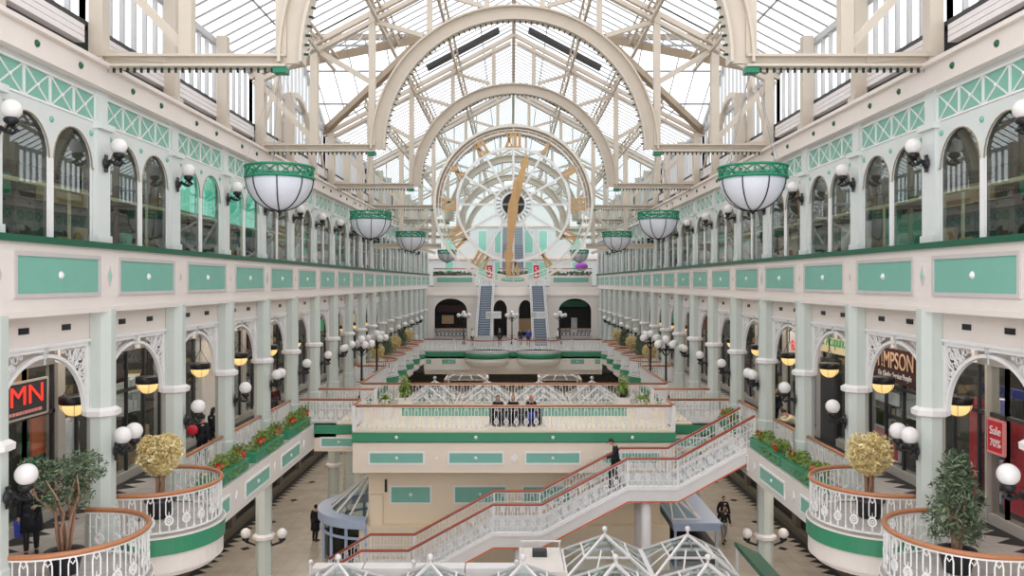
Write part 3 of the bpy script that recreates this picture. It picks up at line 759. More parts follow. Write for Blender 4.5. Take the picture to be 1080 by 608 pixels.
for i, rn in enumerate(ROM):
    a = PI / 2 - 2 * PI * i / 12
    m = MB(); w = {'I': 0.30, 'V': 0.52, 'X': 0.56}
    tot = sum(w[c] for c in rn); p = -tot / 2
    def Q(u, v):    # u across, v outward
        r = 4.5 + v
        return (r * math.cos(a) + u * math.sin(a), CY - 0.1, CZ + r * math.sin(a) - u * math.cos(a))
    for c in rn:
        q = p + w[c] / 2; p += w[c]
        if c == 'I': m.bar(Q(q, -0.45), Q(q, 0.45), 0.19, 0.08, (0, 1, 0))
        elif c == 'V': m.bar(Q(q - 0.18, 0.45), Q(q, -0.45), 0.19, 0.08, (0, 1, 0)); m.bar(Q(q + 0.18, 0.45), Q(q, -0.45), 0.10, 0.08, (0, 1, 0))
        else: m.bar(Q(q - 0.19, -0.45), Q(q + 0.19, 0.45), 0.19, 0.08, (0, 1, 0)); m.bar(Q(q + 0.19, -0.45), Q(q - 0.19, 0.45), 0.10, 0.08, (0, 1, 0))
    m.bar(Q(-tot / 2, 0.47), Q(tot / 2, 0.47), 0.06, 0.08, (0, 1, 0)); m.bar(Q(-tot / 2, -0.47), Q(tot / 2, -0.47), 0.06, 0.08, (0, 1, 0))
    part('numeral', m, 'gold', ck)
def hand(name, ang, prof):
    a = ang; ux, uz = math.sin(a), math.cos(a)
    pts = [(r, w) for r, w in prof]
    poly = [(r, w) for r, w in pts] + [(r, -w) for r, w in reversed(pts)]
    m = MB(); f = lambda dy: (lambda r, w: (r * ux + w * uz, CY + dy, CZ + r * uz - w * ux))
    dd = 0.0 if name == 'hour_hand' else -0.12
    m.prism(poly, f(-0.32 + dd), f(-0.24 + dd)); return part(name, m, 'gold', ck)
hand('hour_hand', math.radians(15.5), [(-0.5, 0.14), (0, 0.28), (0.5, 0.30), (1.6, 0.26), (2.6, 0.17), (2.75, 0.30), (3.0, 0.30), (3.2, 0.14), (3.55, 0.02)])
hand('minute_hand', math.radians(185.2), [(-1.7, 0.10), (-0.6, 0.2), (0, 0.34), (0.6, 0.36), (1.6, 0.27), (3.2, 0.19), (3.5, 0.34), (3.75, 0.34), (4.0, 0.16), (5.1, 0.05)])
# frame in which the clock stands
m = MB()
for s in (-1, 1):
    m.ibeam((s * 10.0, CY + 0.45, 15.05), (s * 5.1, CY + 0.45, 15.05), 0.3, 0.36); m.box(s * 5.62 - 0.14, s * 5.62 + 0.14, CY + 0.3, CY + 0.6, 15.1, AZ); m.box(s * 7.9 - 0.13, s * 7.9 + 0.13, CY + 0.3, CY + 0.6, 15.1, AZ)
    pts = [(s * (7.4 - 1.9 * i / 8), CY + 0.45, 14.9 - 0.35 * (i / 8) ** 2) for i in range(9)]
    for a, b in zip(pts, pts[1:]): m.bar(a, b, 0.2, 0.2)
    m.bar((s * 5.6, CY + 0.45, AZ - 0.4), (s * 7.8, CY + 0.45, 15.3), 0.14, 0.14)
solo('clock_frame', m, 'cream', 'cream steel beams and posts that hold the clock on both sides', 'frame', None, 'structure')

# tinted glass screen in the plane of the clock, above the cross beams
ys = Y(9) + 0.35
m = MB()
for s in (-1, 1):
    for x in (2.6, 4.2, 6.7, 9.0): m.box(s * x - 0.04, s * x + 0.04, ys - 0.04, ys + 0.04, 15.2 if x > 5.6 else AZ + math.sqrt(5.6 ** 2 - x * x), rb(x))
    for z in (16.4, 19.0): m.bar((s * 5.8, ys, z), (s * 10.3, ys, z), 0.07, 0.07)
sc_ = solo('screen_trim', m, 'lgrey', 'pale glazed screen filling the roof gable around the clock', 'screen', None, 'structure')
g = MB(); g.add([(-10.3, ys, 15.2), (10.3, ys, 15.2), (10.3, ys, rz(10.3)), (0, ys, rz(0)), (-10.3, ys, rz(10.3))], [(0, 1, 2, 3, 4)])
part('pane', g, 'screen', sc_)
# ------------------------------------------------------------------ columns
def make_column(h, ring, low):
    t = thing('column', 'x', 'column', (0, 0, 0))
    m = MB(); m.lathe([(0.315, 0), (0.315, h)], 8, rot=PI / 8, smooth=False)
    part('shaft', m, 'sage', t)
    m = MB(); m.lathe([(0.33, ring - 0.05), (0.43, ring), (0.44, ring + 0.12), (0.37, ring + 0.16), (0.33, ring + 0.19)], 8, rot=PI / 8, smooth=False); part('ring', m, 'white', t, 'white collar ring')
    m = MB(); m.lathe([(0.36, 0), (0.36, 0.5), (0.345, 0.55), (0.345, 0.85), (0.315, 0.9)], 8, rot=PI / 8, smooth=False)
    if low:
        for k in range(8):
            a = 2 * PI * k / 8 + 0.0
            R = Matrix.Rotation(a, 4, 'Z')
            m.box(0.285, 0.305, -0.09, 0.09, 1.1, ring - 0.25, R)
    part('plinth', m, 'sage', t)
    return t
CU = Proto(make_column(11.86 - L1, 3.13, False)); CL = Proto(make_column(5.5, 2.4, True))
for s in (-1, 1):
    for n in range(-1, 18):
        CU.put((s * 9.96, Y(n), L1), 0, f'pale green octagonal column with white collar, {ORD[n + 1]} from the front on the {SIDE[s]} gallery', 'gallery columns')
    for n in [3] + list(range(6, 14)):
        CL.put((s * 9.9, Y(n), 0), 0, f'pale green ground floor column under the {SIDE[s]} gallery, {ORD[max(0, n - 5)] if n > 3 else "nearest"} of the row', 'ground floor columns')
# ------------------------------------------------------------------ cast iron arch screens between the columns (local: origin bay centre on the column line, facing +x)
def make_screen():
    t = thing('arch_screen', 'x', 'arch', (0, 0, 0))
    mp = lambda u, tt, z: (tt, u, z)
    hw, rise, z0, z1 = 1.72, 1.50, 3.25, 4.90
    m = MB(); k = 28
    def e(i, g): return (g * 0 + math.cos(PI * i / k) * (hw - g), z0 + (rise - g) * math.sin(PI * i / k))
    for i in range(k):
        a, b, c, d = e(i, 0), e(i + 1, 0), e(i + 1, 0.08), e(i, 0.08)
        m.prism([a, b, c, d], lambda u, z: (-0.05, u, z), lambda u, z: (0.05, u, z))
    m.box(-0.07, 0.07, -1.80, 1.80, z1 - 0.09, z1); m.box(-0.07, 0.07, -1.80, -1.72, z0 - 0.1, z1); m.box(-0.07, 0.07, 1.72, 1.80, z0 - 0.1, z1)
    part('arch_band', m, 'iron', t)
    for d in (-1, 1):
        m = MB()
        def ring(u, z, r, w=0.015): m.tube([(0, d * (u + r * math.cos(2 * PI * i / 10)), z + r * math.sin(2 * PI * i / 10)) for i in range(10)], w, 4, True)
        def curl(u, z, r, a0, turns):
            m.tube([(0, d * (u + r * (1 - 0.75 * i / 12) * math.cos(a0 + turns * 2 * PI * i / 12)), z + r * (1 - 0.75 * i / 12) * math.sin(a0 + turns * 2 * PI * i / 12)) for i in range(13)], 0.016, 4)
        for (u, z, r) in ((1.50, 4.60, 0.20), (1.56, 4.26, 0.13), (1.20, 4.66, 0.13), (1.62, 3.98, 0.08), (0.96, 4.72, 0.075), (1.66, 3.78, 0.05), (0.78, 4.755, 0.045)): ring(u, z, r); 
        for (u, z, r, a, q) in ((1.50, 4.60, 0.17, 0.4, 1.4), (1.30, 4.42, 0.14, 2.0, 1.3), (1.60, 4.10, 0.11, 1.0, 1.3), (1.08, 4.58, 0.10, 3.0, 1.3), (1.38, 4.75, 0.07, 0, 1.1), (1.67, 4.44, 0.07, 1, 1.1), (1.46, 4.20, 0.08, 2.4, 1.2)): curl(u, z, r, a, q)
        m.tube([(0, d * 1.70, 4.80), (0, d * 1.40, 4.50), (0, d * 1.20, 4.32)], 0.022, 4); m.tube([(0, d * 1.7, 4.4), (0, d * 1.4, 4.2)], 0.025, 4); m.tube([(0, d * 1.3, 4.8), (0, d * 1.12, 4.45)], 0.025, 4)
        part('spandrel', m, 'iron', t, 'pierced scrollwork spandrel')
    m = MB(); m.box(-0.06, 0.09, -0.07, 0.07, z1 - 0.13, z1 + 0.02); m.lathe([(0.01, -0.30), (0.035, -0.26), (0.018, -0.20), (0.05, -0.12), (0.03, 0.0)], 8, (0.04, 0, z1 - 0.08))
    part('pendant_drop', m, 'lgrey', t)
    # shallow white barrel behind the arch
    m = MB()
    m.box(-0.92, -0.85, -1.95, 1.95, 4.40, 4.95); m.box(-0.98, -0.84, -1.95, 1.95, 4.36, 4.44)
    part('bulkhead', m, 'fascia', t)
    return t
SC = Proto(make_screen())
for s in (-1, 1):
    for n in range(-1, 17):
        SC.put((s * 10.16, Y(n) + B / 2, L1), 0 if s < 0 else PI, f'white cast iron arch screen with scrollwork, {ORD[n + 1]} bay of the {SIDE[s]} gallery', 'cast iron arch screens')

# ------------------------------------------------------------------ globe wall lamps (local: on a face, facing +x)
def make_lamp(angs, reach=0.5, r=0.23):
    t = thing('globe_lamp', 'x', 'wall lamp', (0, 0, 0))
    m = MB(); m.lathe([(0.14, 0), (0.14, 0.03), (0.08, 0.06), (0.06, 0.10)], 10, T=Matrix.Diagonal((1, 1, 1.0, 1)) @ Matrix.Rotation(PI / 2, 4, 'Y'))
    m.box(0.0, 0.03, -0.06, 0.06, -0.22, 0.20); part('back_plate', m, 'black', t)
    for a in angs:
        c, q = math.cos(a), math.sin(a)
        m = MB(); pts = [(0.05, 0, 0.02), (0.12, 0.06), (0.22, -0.02), (0.34, -0.04), (0.44, 0.0), (reach, 0.10)]
        pts = [(0.05 * c, 0.05 * q, 0.02)] + [(d * c, d * q, z) for d, z in pts[1:]]
        m.tube(pts, [0.045, 0.05, 0.04, 0.04, 0.045, 0.05], 6)
        m.tube([(0.2 * c, 0.2 * q, 0.0), (0.26 * c, 0.26 * q, 0.10), (0.33 * c, 0.33 * q, 0.05), (0.29 * c, 0.29 * q, 0.0)], 0.022, 5)
        ar = part('arm', m, 'black', t)
        m = MB(); m.lathe([(0.05, 0.0), (0.13, 0.06), (0.14, 0.12), (0.11, 0.15)], 10, (reach * c, reach * q, 0.10)); part('cup', m, 'black', ar)
        m = MB(); m.sphere((reach * c, reach * q, 0.22 + r), r, 16, 10); part('globe', m, 'opal', t, 'white opal globe')
    return t
LA = Proto(make_lamp([0.0], 0.36, 0.205)); LD = Proto(make_lamp([-0.75, 0.75], 0.42, 0.205)); LP = Proto(make_lamp([0.0, PI], 0.72, 0.205)); LU = Proto(make_lamp([0.0], 0.32, 0.19))
for s in (-1, 1):
    rz0 = 0 if s < 0 else PI
    for n in range(-1, 16):
        p = (LD if n % 3 == 0 else LA)
        p.put((s * 9.62, Y(n), L1 + 2.25), rz0, f'{"twin" if n % 3 == 0 else "single"} white globe lamp on black bracket, {ORD[n + 1]} column of the {SIDE[s]} gallery', 'globe lamps on the gallery columns')
        LU.put((s * 9.86, Y(n), 15.36), rz0, f'white globe on black scroll bracket, {ORD[n + 1]} pilaster beside the {SIDE[s]} arched windows', 'globe lamps on the upper pilasters')
    for n in range(3, 4):
        LP.put((s * 9.9, Y(n), 2.15), rz0, f'twin globe lamp near the ground floor column under the {SIDE[s]} gallery', 'ground floor globe lamps')

# ------------------------------------------------------------------ amber pendants in the galleries
def make_amber():
    t = thing('amber_pendant', 'x', 'pendant lamp', (0, 0, 0))      # origin at the rim
    m = MB(); m.lathe([(0.33, 0), (0.35, 0.03), (0.35, 0.20), (0.31, 0.22)], 20); part('drum', m, 'black', t)
    m = MB(); m.sphere((0, 0, 0), 0.32, 20, 8, 0.95, None, -PI / 2, 0); bo = part('bowl', m, 'amber', t, 'glowing amber bowl')
    m = MB()
    for k in range(6):
        a = PI * k / 3; m.tube([(0.335 * math.cos(q) * math.cos(a), 0.335 * math.cos(q) * math.sin(a), -0.32 * math.sin(q)) for q in [PI / 2 * i / 5 for i in range(6)]], 0.008, 4)
    part('rib', m, 'brown', bo)
    m = MB()
    for k in range(3): a = 2 * PI * k / 3; m.bar((0.3 * math.cos(a), 0.3 * math.sin(a), 0.2), (0, 0, 0.7), 0.015)
    m.bar((0, 0, 0.7), (0, 0, 1.55), 0.03); part('hanger', m, 'black', t)
    return t
AM = Proto(make_amber())
for s in (-1, 1):
    for n in range(-1, 11):
        AM.put((s * 11.25, Y(n) + 1.15, 9.40), 0, f'black drum pendant with glowing amber bowl, {ORD[n + 1]} bay of the {SIDE[s]} gallery', 'amber pendants in the galleries')
# ------------------------------------------------------------------ big bowl pendants hung from the hammer beams
def make_bowl():
    t = thing('bowl_pendant', 'x', 'pendant lamp', (0, 0, 0))       # origin at the centre of the ring
    m = MB()
    for z in (-0.13, 0.13): m.tube([(0.80 * math.cos(2 * PI * i / 28), 0.80 * math.sin(2 * PI * i / 28), z) for i in range(28)], 0.035, 5, True)
    for i in range(14):
        a, b = 2 * PI * i / 14, 2 * PI * (i + 1) / 14
        P0 = lambda q, z: (0.80 * math.cos(q), 0.80 * math.sin(q), z)
        m.bar(P0(a, -0.13), P0(b, 0.13), 0.035); m.bar(P0(a, 0.13), P0(b, -0.13), 0.035); m.bar(P0(a, -0.13), P0(a, 0.13), 0.035)
    rg = part('ring', m, 'pgreen', t, 'green lattice ring')
    m = MB(); m.sphere((0, 0, -0.14), 0.78, 28, 10, 0.98, None, -PI / 2, 0); bo = part('bowl', m, 'bowl', t, 'frosted white bowl')
    m = MB()
    for k in range(8):
        a = 2 * PI * k / 8 + 0.2; m.tube([(0.79 * math.cos(q) * math.cos(a), 0.79 * math.cos(q) * math.sin(a), -0.14 - 0.775 * math.sin(q)) for q in [PI / 2 * i / 8 for i in range(9)]], 0.017, 4)
    m.lathe([(0.02, -0.99), (0.06, -0.95), (0.08, -0.91)], 10); part('rib', m, 'black', bo)
    m = MB()
    for k in range(4): a = PI / 2 * k + 0.5; m.bar((0.8 * math.cos(a), 0.8 * math.sin(a), 0.17), (0.1 * math.cos(a), 0.1 * math.sin(a), 2.42), 0.012)
    part('hanging_wire', m, 'grey', t)
    return t
BP = Proto(make_bowl())
for i, n in enumerate((0, 3, 6, 12)):
    for s in (-1, 1):
        BP.put((s * 5.68, Y(n), 15.13), 0, f'hanging white bowl lamp with green lattice ring, {["nearest and largest", "second from the front", "third from the front", "beyond the clock"][i]} on the {SIDE[s]}', 'bowl lamps under the roof trusses')

# ------------------------------------------------------------------ railings
def baluster_meshes(h):
    """plain rod and cast ornament, local at the floor, ornament lies in the local xz plane"""
    a = MB(); a.lathe([(0.035, 0.10), (0.035, 0.15), (0.016, 0.18), (0.014, h * 0.5), (0.022, h * 0.52), (0.014, h * 0.55), (0.014, h - 0.05)], 5)
    b = MB(); w = 0.075
    b.tube([(-w, 0, 0.50 * h), (-w, 0, 0.80 * h), (-w * 0.7, 0, 0.90 * h), (0, 0, 0.95 * h), (w * 0.7, 0, 0.90 * h), (w, 0, 0.80 * h), (w, 0, 0.50 * h)], 0.018, 4)
    b.tube([(0.09 * math.cos(2 * PI * i / 8), 0, 0.36 * h + 0.10 * math.sin(2 * PI * i / 8)) for i in range(8)], 0.030, 4, True)
    b.tube([(0.035 * math.cos(2 * PI * i / 6), 0, 0.36 * h + 0.04 * math.sin(2 * PI * i / 6)) for i in range(6)], 0.02, 4, True)
    b.tube([(-w, 0, 0.5 * h), (0, 0, 0.44 * h), (w, 0, 0.5 * h)], 0.018, 4); b.tube([(0, 0, 0.10), (0, 0, 0.27 * h)], [0.035, 0.015], 5); b.tube([(-0.04, 0, 0.86 * h), (0, 0, 0.80 * h), (0.04, 0, 0.86 * h)], 0.014, 4)
    b.tube([(0, 0, 0.46 * h), (0, 0, 0.58 * h)], [0.02, 0.005], 4)
    return a, b
PLAIN, ORNA = baluster_meshes(1.0)
PLAIN_ME = PLAIN.mesh('baluster', 'iron'); ORNA_ME = ORNA.mesh('ornamental_baluster', 'iron')
def offset_path(path):
    L = [0.0]
    for a, b in zip(path, path[1:]): L.append(L[-1] + math.hypot(b[0] - a[0], b[1] - a[1]))
    return L
def sample(path, L, d):
    for i in range(len(L) - 1):
        if d <= L[i + 1] + 1e-9:
            t = (d - L[i]) / max(1e-9, L[i + 1] - L[i]); a, b = Vector(path[i]), Vector(path[i + 1])
            return a.lerp(b, t), math.atan2(b.y - a.y, b.x - a.x)
    return Vector(path[-1]), 0.0
def railing(root, path, h=1.05, wood='wood', detail=True, module=0.42, posts=(), world=True, prefix='', off=0.0):
    """handrail, base rail and balusters along a floor-level path, as parts of root"""
    P = [Vector(p) for p in path]
    m = MB(); m.tube([p + Vector((0, 0, h)) for p in P], 0.055, 8, False, None, 1.15); hr = part('handrail', m, wood, root, 'brown wooden handrail')
    m = MB(); m.tube([p + Vector((0, 0, h - 0.065)) for p in P], 0.028, 4); m.tube([p + Vector((0, 0, 0.10)) for p in P], 0.03, 4); part('base_rail', m, 'iron', root)
    L = offset_path(path); n = max(1, int(L[-1] / (module / 2)))
    w = WP[root.name]; one = MB()
    for i in range(n):
        d = (i + 0.5) * L[-1] / n
        p, a = sample(path, L, d)
        if detail:
            o = bpy.data.objects.new('baluster' if i % 2 else 'ornamental_baluster', PLAIN_ME if i % 2 else ORNA_ME); C.objects.link(o)
            o.parent = root; o.location = p - w; o.rotation_euler = (0, 0, a); o.scale = (1, 1, h)
        else:
            T = Matrix.Translation(p) @ Matrix.Rotation(a, 4, 'Z') @ Matrix.Diagonal((1, 1, h, 1))
            if i % 2: one.bar(T @ Vector((0, 0, 0.1)), T @ Vector((0, 0, 0.95)), 0.05)
            else:
                for dx in (-0.075, 0.075): one.bar(T @ Vector((dx, 0, 0.45)), T @ Vector((dx, 0, 0.92)), 0.048)
                one.prism([(dx * 0.1, dz) for dx, dz in ((-1.1, 0.36), (0, 0.2), (1.1, 0.36), (0, 0.54))], lambda u, z: T @ Vector((u, -0.015, z)), lambda u, z: T @ Vector((u, 0.015, z)))
                one.bar(T @ Vector((0, 0, 0.1)), T @ Vector((0, 0, 0.3)), 0.04); one.bar(T @ Vector((-0.08, 0, 0.92)), T @ Vector((0.08, 0, 0.92)), 0.04)
    if not detail: part('baluster_infill', one, 'iron', root)
    for q in posts:
        m = MB(); x, y, z = q; m.box(x - 0.07, x + 0.07, y - 0.07, y + 0.07, z, z + h + 0.02); part('newel', m, 'white', root)
# round balconies (local: origin on the column line at floor level, bulging to +x)
def upath(rad, st, k=20):
    return [(0, -rad, 0), (st, -rad, 0)] + [(st + rad * math.sin(PI * i / k), -rad * math.cos(PI * i / k), 0) for i in range(1, k)] + [(st, rad, 0), (0, rad, 0)]
def make_balcony(detail):
    t = thing('round_balcony', 'x', 'balcony', (0, 0, 0))
    rad, st = 1.62, 0.42
    def outline(g): return [(-0.1, -rad - g)] + [(p[0] + 0, p[1]) for p in [(st, -rad - g)] + [(st + (rad + g) * math.sin(PI * i / 24), -(rad + g) * math.cos(PI * i / 24)) for i in range(1, 24)] + [(st, rad + g)]] + [(-0.1, rad + g)]
    m = MB(); m.prism(outline(0.08), lambda u, v: (u, v, -0.02), lambda u, v: (u, v, 0.02)); part('floor_slab', m, 'floor1', t)
    m = MB(); m.prism(outline(0.10), lambda u, v: (u, v, -0.44), lambda u, v: (u, v, -0.03)); part('green_band', m, 'green', t, 'green band round the balcony')
    m = MB(); m.prism(outline(0.05), lambda u, v: (u, v, -0.90), lambda u, v: (u, v, -0.44)); m.prism(outline(-0.12), lambda u, v: (u, v, -1.05), lambda u, v: (u, v, -0.90))
    m.prism(outline(0.11), lambda u, v: (u, v, -0.03), lambda u, v: (u, v, 0.012)); part('white_drum', m, 'fascia', t)
    railing(t, upath(rad, st), 1.05, 'wood', detail)
    return t
BN = Proto(make_balcony(True)); BF = Proto(make_balcony(False))
for s in (-1, 1):
    r = 0 if s < 0 else PI
    BN.put((s * 9.93, Y(-1) + B / 2 - 0.32, L1), r, f'round balcony nearest the viewer at the bottom {SIDE[s]} corner', 'round balconies')
    BN.put((s * 9.93, Y(0) + B / 2 - 0.10, L1), r, f'second round balcony from the front on the {SIDE[s]}, holding a golden tree', 'round balconies')
    for n in range(8, 13):
        BF.put((s * 9.93, Y(n) + B / 2, L1), r, f'far round balcony beyond the footbridge, {ORD[n - 8]} of the {SIDE[s]} row', 'round balconies')
def rail_thing(name, label, path, **k):
    t = thing(name, label, 'railing', path[0], k.pop('group', 'white balustrades'))
    railing(t, path, **k); return t
for s in (-1, 1):
    sd = SIDE[s]
    for n in (1, 2, 3):
        ra, rb_ = Y(n) + 0.32, Y(n + 1) - 0.32
        if s > 0: ra, rb_ = max(ra, 33.25) if n == 3 else ra, min(rb_, 30.9) if n == 2 else rb_
        rail_thing('balustrade', f'straight white balustrade between columns above the planters, {ORD[n - 1]} bay on the {sd}', [(s * 9.95, ra, L1), (s * 9.95, rb_, L1)])
    if s < 0: rail_thing('balustrade', 'white balustrade of the set-back bridge wing on the left', [(-9.6, 36.05, L1), (-6.85, 36.05, L1), (-6.85, 34.3, L1)], posts=[(-6.85, 36.05, L1)])
    else: rail_thing('balustrade', 'white balustrade of the set-back bridge wing on the right behind the stair', [(9.6, 36.05, L1), (6.8, 36.05, L1), (6.8, 34.3, L1)], posts=[(6.8, 36.05, L1)])
    rail_thing('balustrade', f'short white balustrade on the {sd} side of the bridge behind the wing', [(s * 9.6, 39.6, L1), (s * 6.8, 39.6, L1)], posts=[(s * 6.8, 39.6, L1)])
    rail_thing('balustrade', f'white balustrade of the {sd} gallery edge beside the lamp standards', [(s * 7.98, 42.0, L1), (s * 7.98, 50.5, L1), (s * 9.8, 50.5, L1)], detail=False)
    rail_thing('balustrade', f'far white balustrade along the {sd} gallery between bridge and round balconies', [(s * 9.95, 50.8, L1), (s * 9.95, Y(8) + 0.3, L1)], detail=False)
    for n in (13, 14):
        rail_thing('balustrade', f'far white balustrade close to the second bridge, {ORD[n - 13]} bay on the {sd}', [(s * 9.95, Y(n) + 0.3, L1), (s * 9.95, min(Y(n + 1) - 0.3, 77), L1)], detail=False)
rail_thing('balustrade', 'long front balustrade of the nearer footbridge with a brown handrail', [(-6.8, 34.2, L1), (6.75, 34.2, L1)], posts=[(-6.8, 34.2, L1), (6.75, 34.2, L1)])
rail_thing('balustrade', 'long rear balustrade of the nearer footbridge behind the seated people', [(-7.9, 41.7, L1), (7.9, 41.7, L1)], module=0.46)
pth = [(-8.15, 74.1, L1), (-4.25, 74.1, L1)] + [(-2.35 - 1.95 * math.cos(PI * i / 16), 74.1 - 1.95 * math.sin(PI * i / 16), L1) for i in range(1, 16)] + [(-0.4, 74.1, L1), (0.4, 74.1, L1)] + [(2.35 - 1.95 * math.cos(PI * i / 16), 74.1 - 1.95 * math.sin(PI * i / 16), L1) for i in range(1, 16)] + [(4.3, 74.1, L1), (8.15, 74.1, L1)]
rail_thing('balustrade', 'balustrade of the farther footbridge curving round two bays', pth, detail=False, wood='redwood', posts=[(-5.4, 74.1, L1), (0, 74.1, L1), (5.4, 74.1, L1)])
for c, l in ((-7.1, 'left'), (7.1, 'right')):
    rail_thing('balustrade', f'white balustrade before the far {l} arch at the end of the first floor', [(c - 1.8, 91.5, L1), (c + 1.8, 91.5, L1)], detail=False)
for x0, x1, l in ((-9.3, -4.2, 'left'), (4.2, 9.3, 'right'), (-1.7, 1.7, 'middle')):
    rail_thing('balustrade', f'white upper floor balustrade behind the planters at the far end, {l} one', [(x0, 94.4, 12.1), (x1, 94.4, 12.1)], detail=False, h=2.0)

# ------------------------------------------------------------------ planters, trees, pots
def leaves(mb, n, fn, size, asp=0.42):
    for _ in range(n):
        c = Vector(fn()); d = Vector((random.uniform(-1, 1), random.uniform(-1, 1), random.uniform(-0.7, 0.9))).normalized()
        u = d.cross(Vector((random.uniform(-1, 1), random.uniform(-1, 1), random.uniform(-1, 1)))).normalized(); z = size * random.uniform(0.6, 1.3)
        mb.add([c - d * z, c + u * z * asp, c + d * z, c - u * z * asp], [(0, 1, 2, 3)])
def inball(c, rx, ry, rzz, shell=0.0):
    def f():
        while True:
            v = Vector((random.uniform(-1, 1), random.uniform(-1, 1), random.uniform(-1, 1)))
            if shell <= v.length <= 1: return (c[0] + v.x * rx, c[1] + v.y * ry, c[2] + v.z * rzz)
    return f
def make_planter(ln):
    t = thing('flower_planter', 'x', 'planter', (0, 0, 0))
    m = MB(); m.box(-0.18, 0.24, -ln / 2, ln / 2, -0.02, 0.34); m.box(-0.21, 0.27, -ln / 2 - 0.02, ln / 2 + 0.02, 0.29, 0.36); part('box', m, 'green', t)
    m = MB()
    for k in range(6):
        y = -ln / 2 + (k + 0.5) * ln / 6
        leaves(m, 90 + 40 * (k % 3), inball((0.0, y, 0.46 + 0.10 * (k % 3)), 0.26, 0.24, 0.24), 0.08, 0.3)
    leaves(m, 45, inball((0.27, 0.4, 0.2), 0.06, ln / 3, 0.2), 0.07)
    part('foliage', m, 'leaf2', t)
    m = MB()
    for k in (0.9, 4.6): leaves(m, 16, inball((0.14, -ln / 2 + (k + 0.5) * ln / 6, 0.60), 0.22, 0.16, 0.16), 0.08, 0.8)
    part('flowers', m, 'flower', t, 'red flowers')
    return t
PL = Proto(make_planter(3.4))
for s in (-1, 1):
    for n, w in ((1, 'nearest of the row'), (2, 'middle of the row'), (3, 'beside the bridge wing')):
        o_ = PL.put((s * 9.25, Y(n) + B / 2 + ((0, 0, -0.62, 0.65)[n] if s > 0 else 0), L1), 0 if s < 0 else PI, f'green box of leaves and red flowers on the {SIDE[s]} gallery edge, {w}', 'flower planters on the gallery edges')
        if s > 0 and n == 3: o_.scale = (1, 0.62, 1)
def make_tree(kind):
    t = thing('potted_tree', 'x', 'tree', (0, 0, 0))
    m = MB(); m.lathe([(0.26, 0), (0.36, 0.42), (0.40, 0.44), (0.40, 0.50), (0.33, 0.50), (0.31, 0.44)], 18); po = part('pot', m, 'charcoal', t)
    m = MB(); m.lathe([(0.02, 0.44), (0.32, 0.45)], 14); part('soil', m, 'soil', po)
    m = MB()
    if kind == 'ficus':
        base = [(0, 0, 0.4)]
        for k in range(7):
            a = 2 * PI * k / 7 + 0.3; rr = 0.45 + 0.25 * (k % 3) / 2
            p = [(0.08 * math.cos(a), 0.08 * math.sin(a), 0.42), (0.16 * math.cos(a), 0.16 * math.sin(a), 0.95), (0.20 * math.cos(a + 0.4), 0.20 * math.sin(a + 0.4), 1.35), (rr * math.cos(a + 0.2), rr * math.sin(a + 0.2), 1.75 + 0.1 * (k % 2)), (rr * 1.15 * math.cos(a), rr * 1.15 * math.sin(a), 2.2)]
            m.tube(p, [0.04, 0.034, 0.03, 0.022, 0.01], 6)
            m.tube([p[2], (rr * 0.5 * math.cos(a - 0.8), rr * 0.5 * math.sin(a - 0.8), 1.8), (rr * math.cos(a - 0.9), rr * math.sin(a - 0.9), 2.1)], [0.03, 0.02, 0.008], 5)
        part('trunk', m, 'bark', t)
        m = MB()
        for k in range(26):
            a = random.random() * 6.28; r = random.uniform(0.15, 0.68); z = random.uniform(1.65, 2.45)
            leaves(m, 105, inball((r * math.cos(a), r * math.sin(a), z), 0.26, 0.26, 0.20), 0.046)
        leaves(m, 200, inball((0, 0, 1.9), 0.55, 0.55, 0.6), 0.05)
        part('foliage', m, 'leaf', t)
    elif kind == 'bushy':
        for k in range(5):
            a = 2 * PI * k / 5; m.tube([(0.06 * math.cos(a), 0.06 * math.sin(a), 0.42), (0.1 * math.cos(a + 1), 0.1 * math.sin(a + 1), 0.9), (0.2 * math.cos(a), 0.2 * math.sin(a), 1.5)], [0.06, 0.05, 0.02], 6)
        part('trunk', m, 'bark', t)
        m = MB()
        for k in range(36):
            q = k / 36; a = k * 2.4; z = 0.75 + 1.75 * q; r = 0.50 * math.sin(PI * min(1, 0.25 + 0.7 * q)) * random.uniform(0.4, 1)
            leaves(m, 80, inball((r * math.cos(a), r * math.sin(a), z), 0.24, 0.24, 0.20), 0.085, 0.22)
        part('foliage', m, 'leaf', t)
    else:
        for k in range(4):
            a = 2 * PI * k / 4; m.tube([(0.07 * math.cos(a), 0.07 * math.sin(a), 0.42), (0.09 * math.cos(a + 1), 0.09 * math.sin(a + 1), 1.0), (0.3 * math.cos(a), 0.3 * math.sin(a), 1.7)], [0.05, 0.042, 0.016], 6)
        part('trunk', m, 'bark', t)
        m = MB(); leaves(m, 1500, inball((0, 0, 1.76), 0.47, 0.47, 0.44, 0.4), 0.055, 0.4)
        for k in range(22):
            a = k * 2.4; q = -0.7 + 1.6 * k / 21; r = 0.46 * math.sqrt(max(0.05, 1 - q * q * 0.8)); leaves(m, 90, inball((r * math.cos(a), r * math.sin(a), 1.76 + 0.42 * q), 0.17, 0.17, 0.15), 0.055, 0.35); leaves(m, 300, inball((0, 0, 1.45), 0.4, 0.4, 0.3), 0.08, 0.5)
        for k in range(8): a = k * 0.785; leaves(m, 50, inball((0.42 * math.cos(a), 0.42 * math.sin(a), 1.7 + 0.2 * math.sin(k * 2)), 0.2, 0.2, 0.2), 0.08)
        part('foliage', m, 'yleaf', t)
    return t
TF, TB, TY = Proto(make_tree('ficus')), Proto(make_tree('bushy')), Proto(make_tree('yellow'))
TF.put((-9.75, Y(-1) + B / 2 + 0.1, L1 + 0.02), 0, 'leafy green tree with bare twisting stems on the nearest left balcony', 'trees on the balconies')
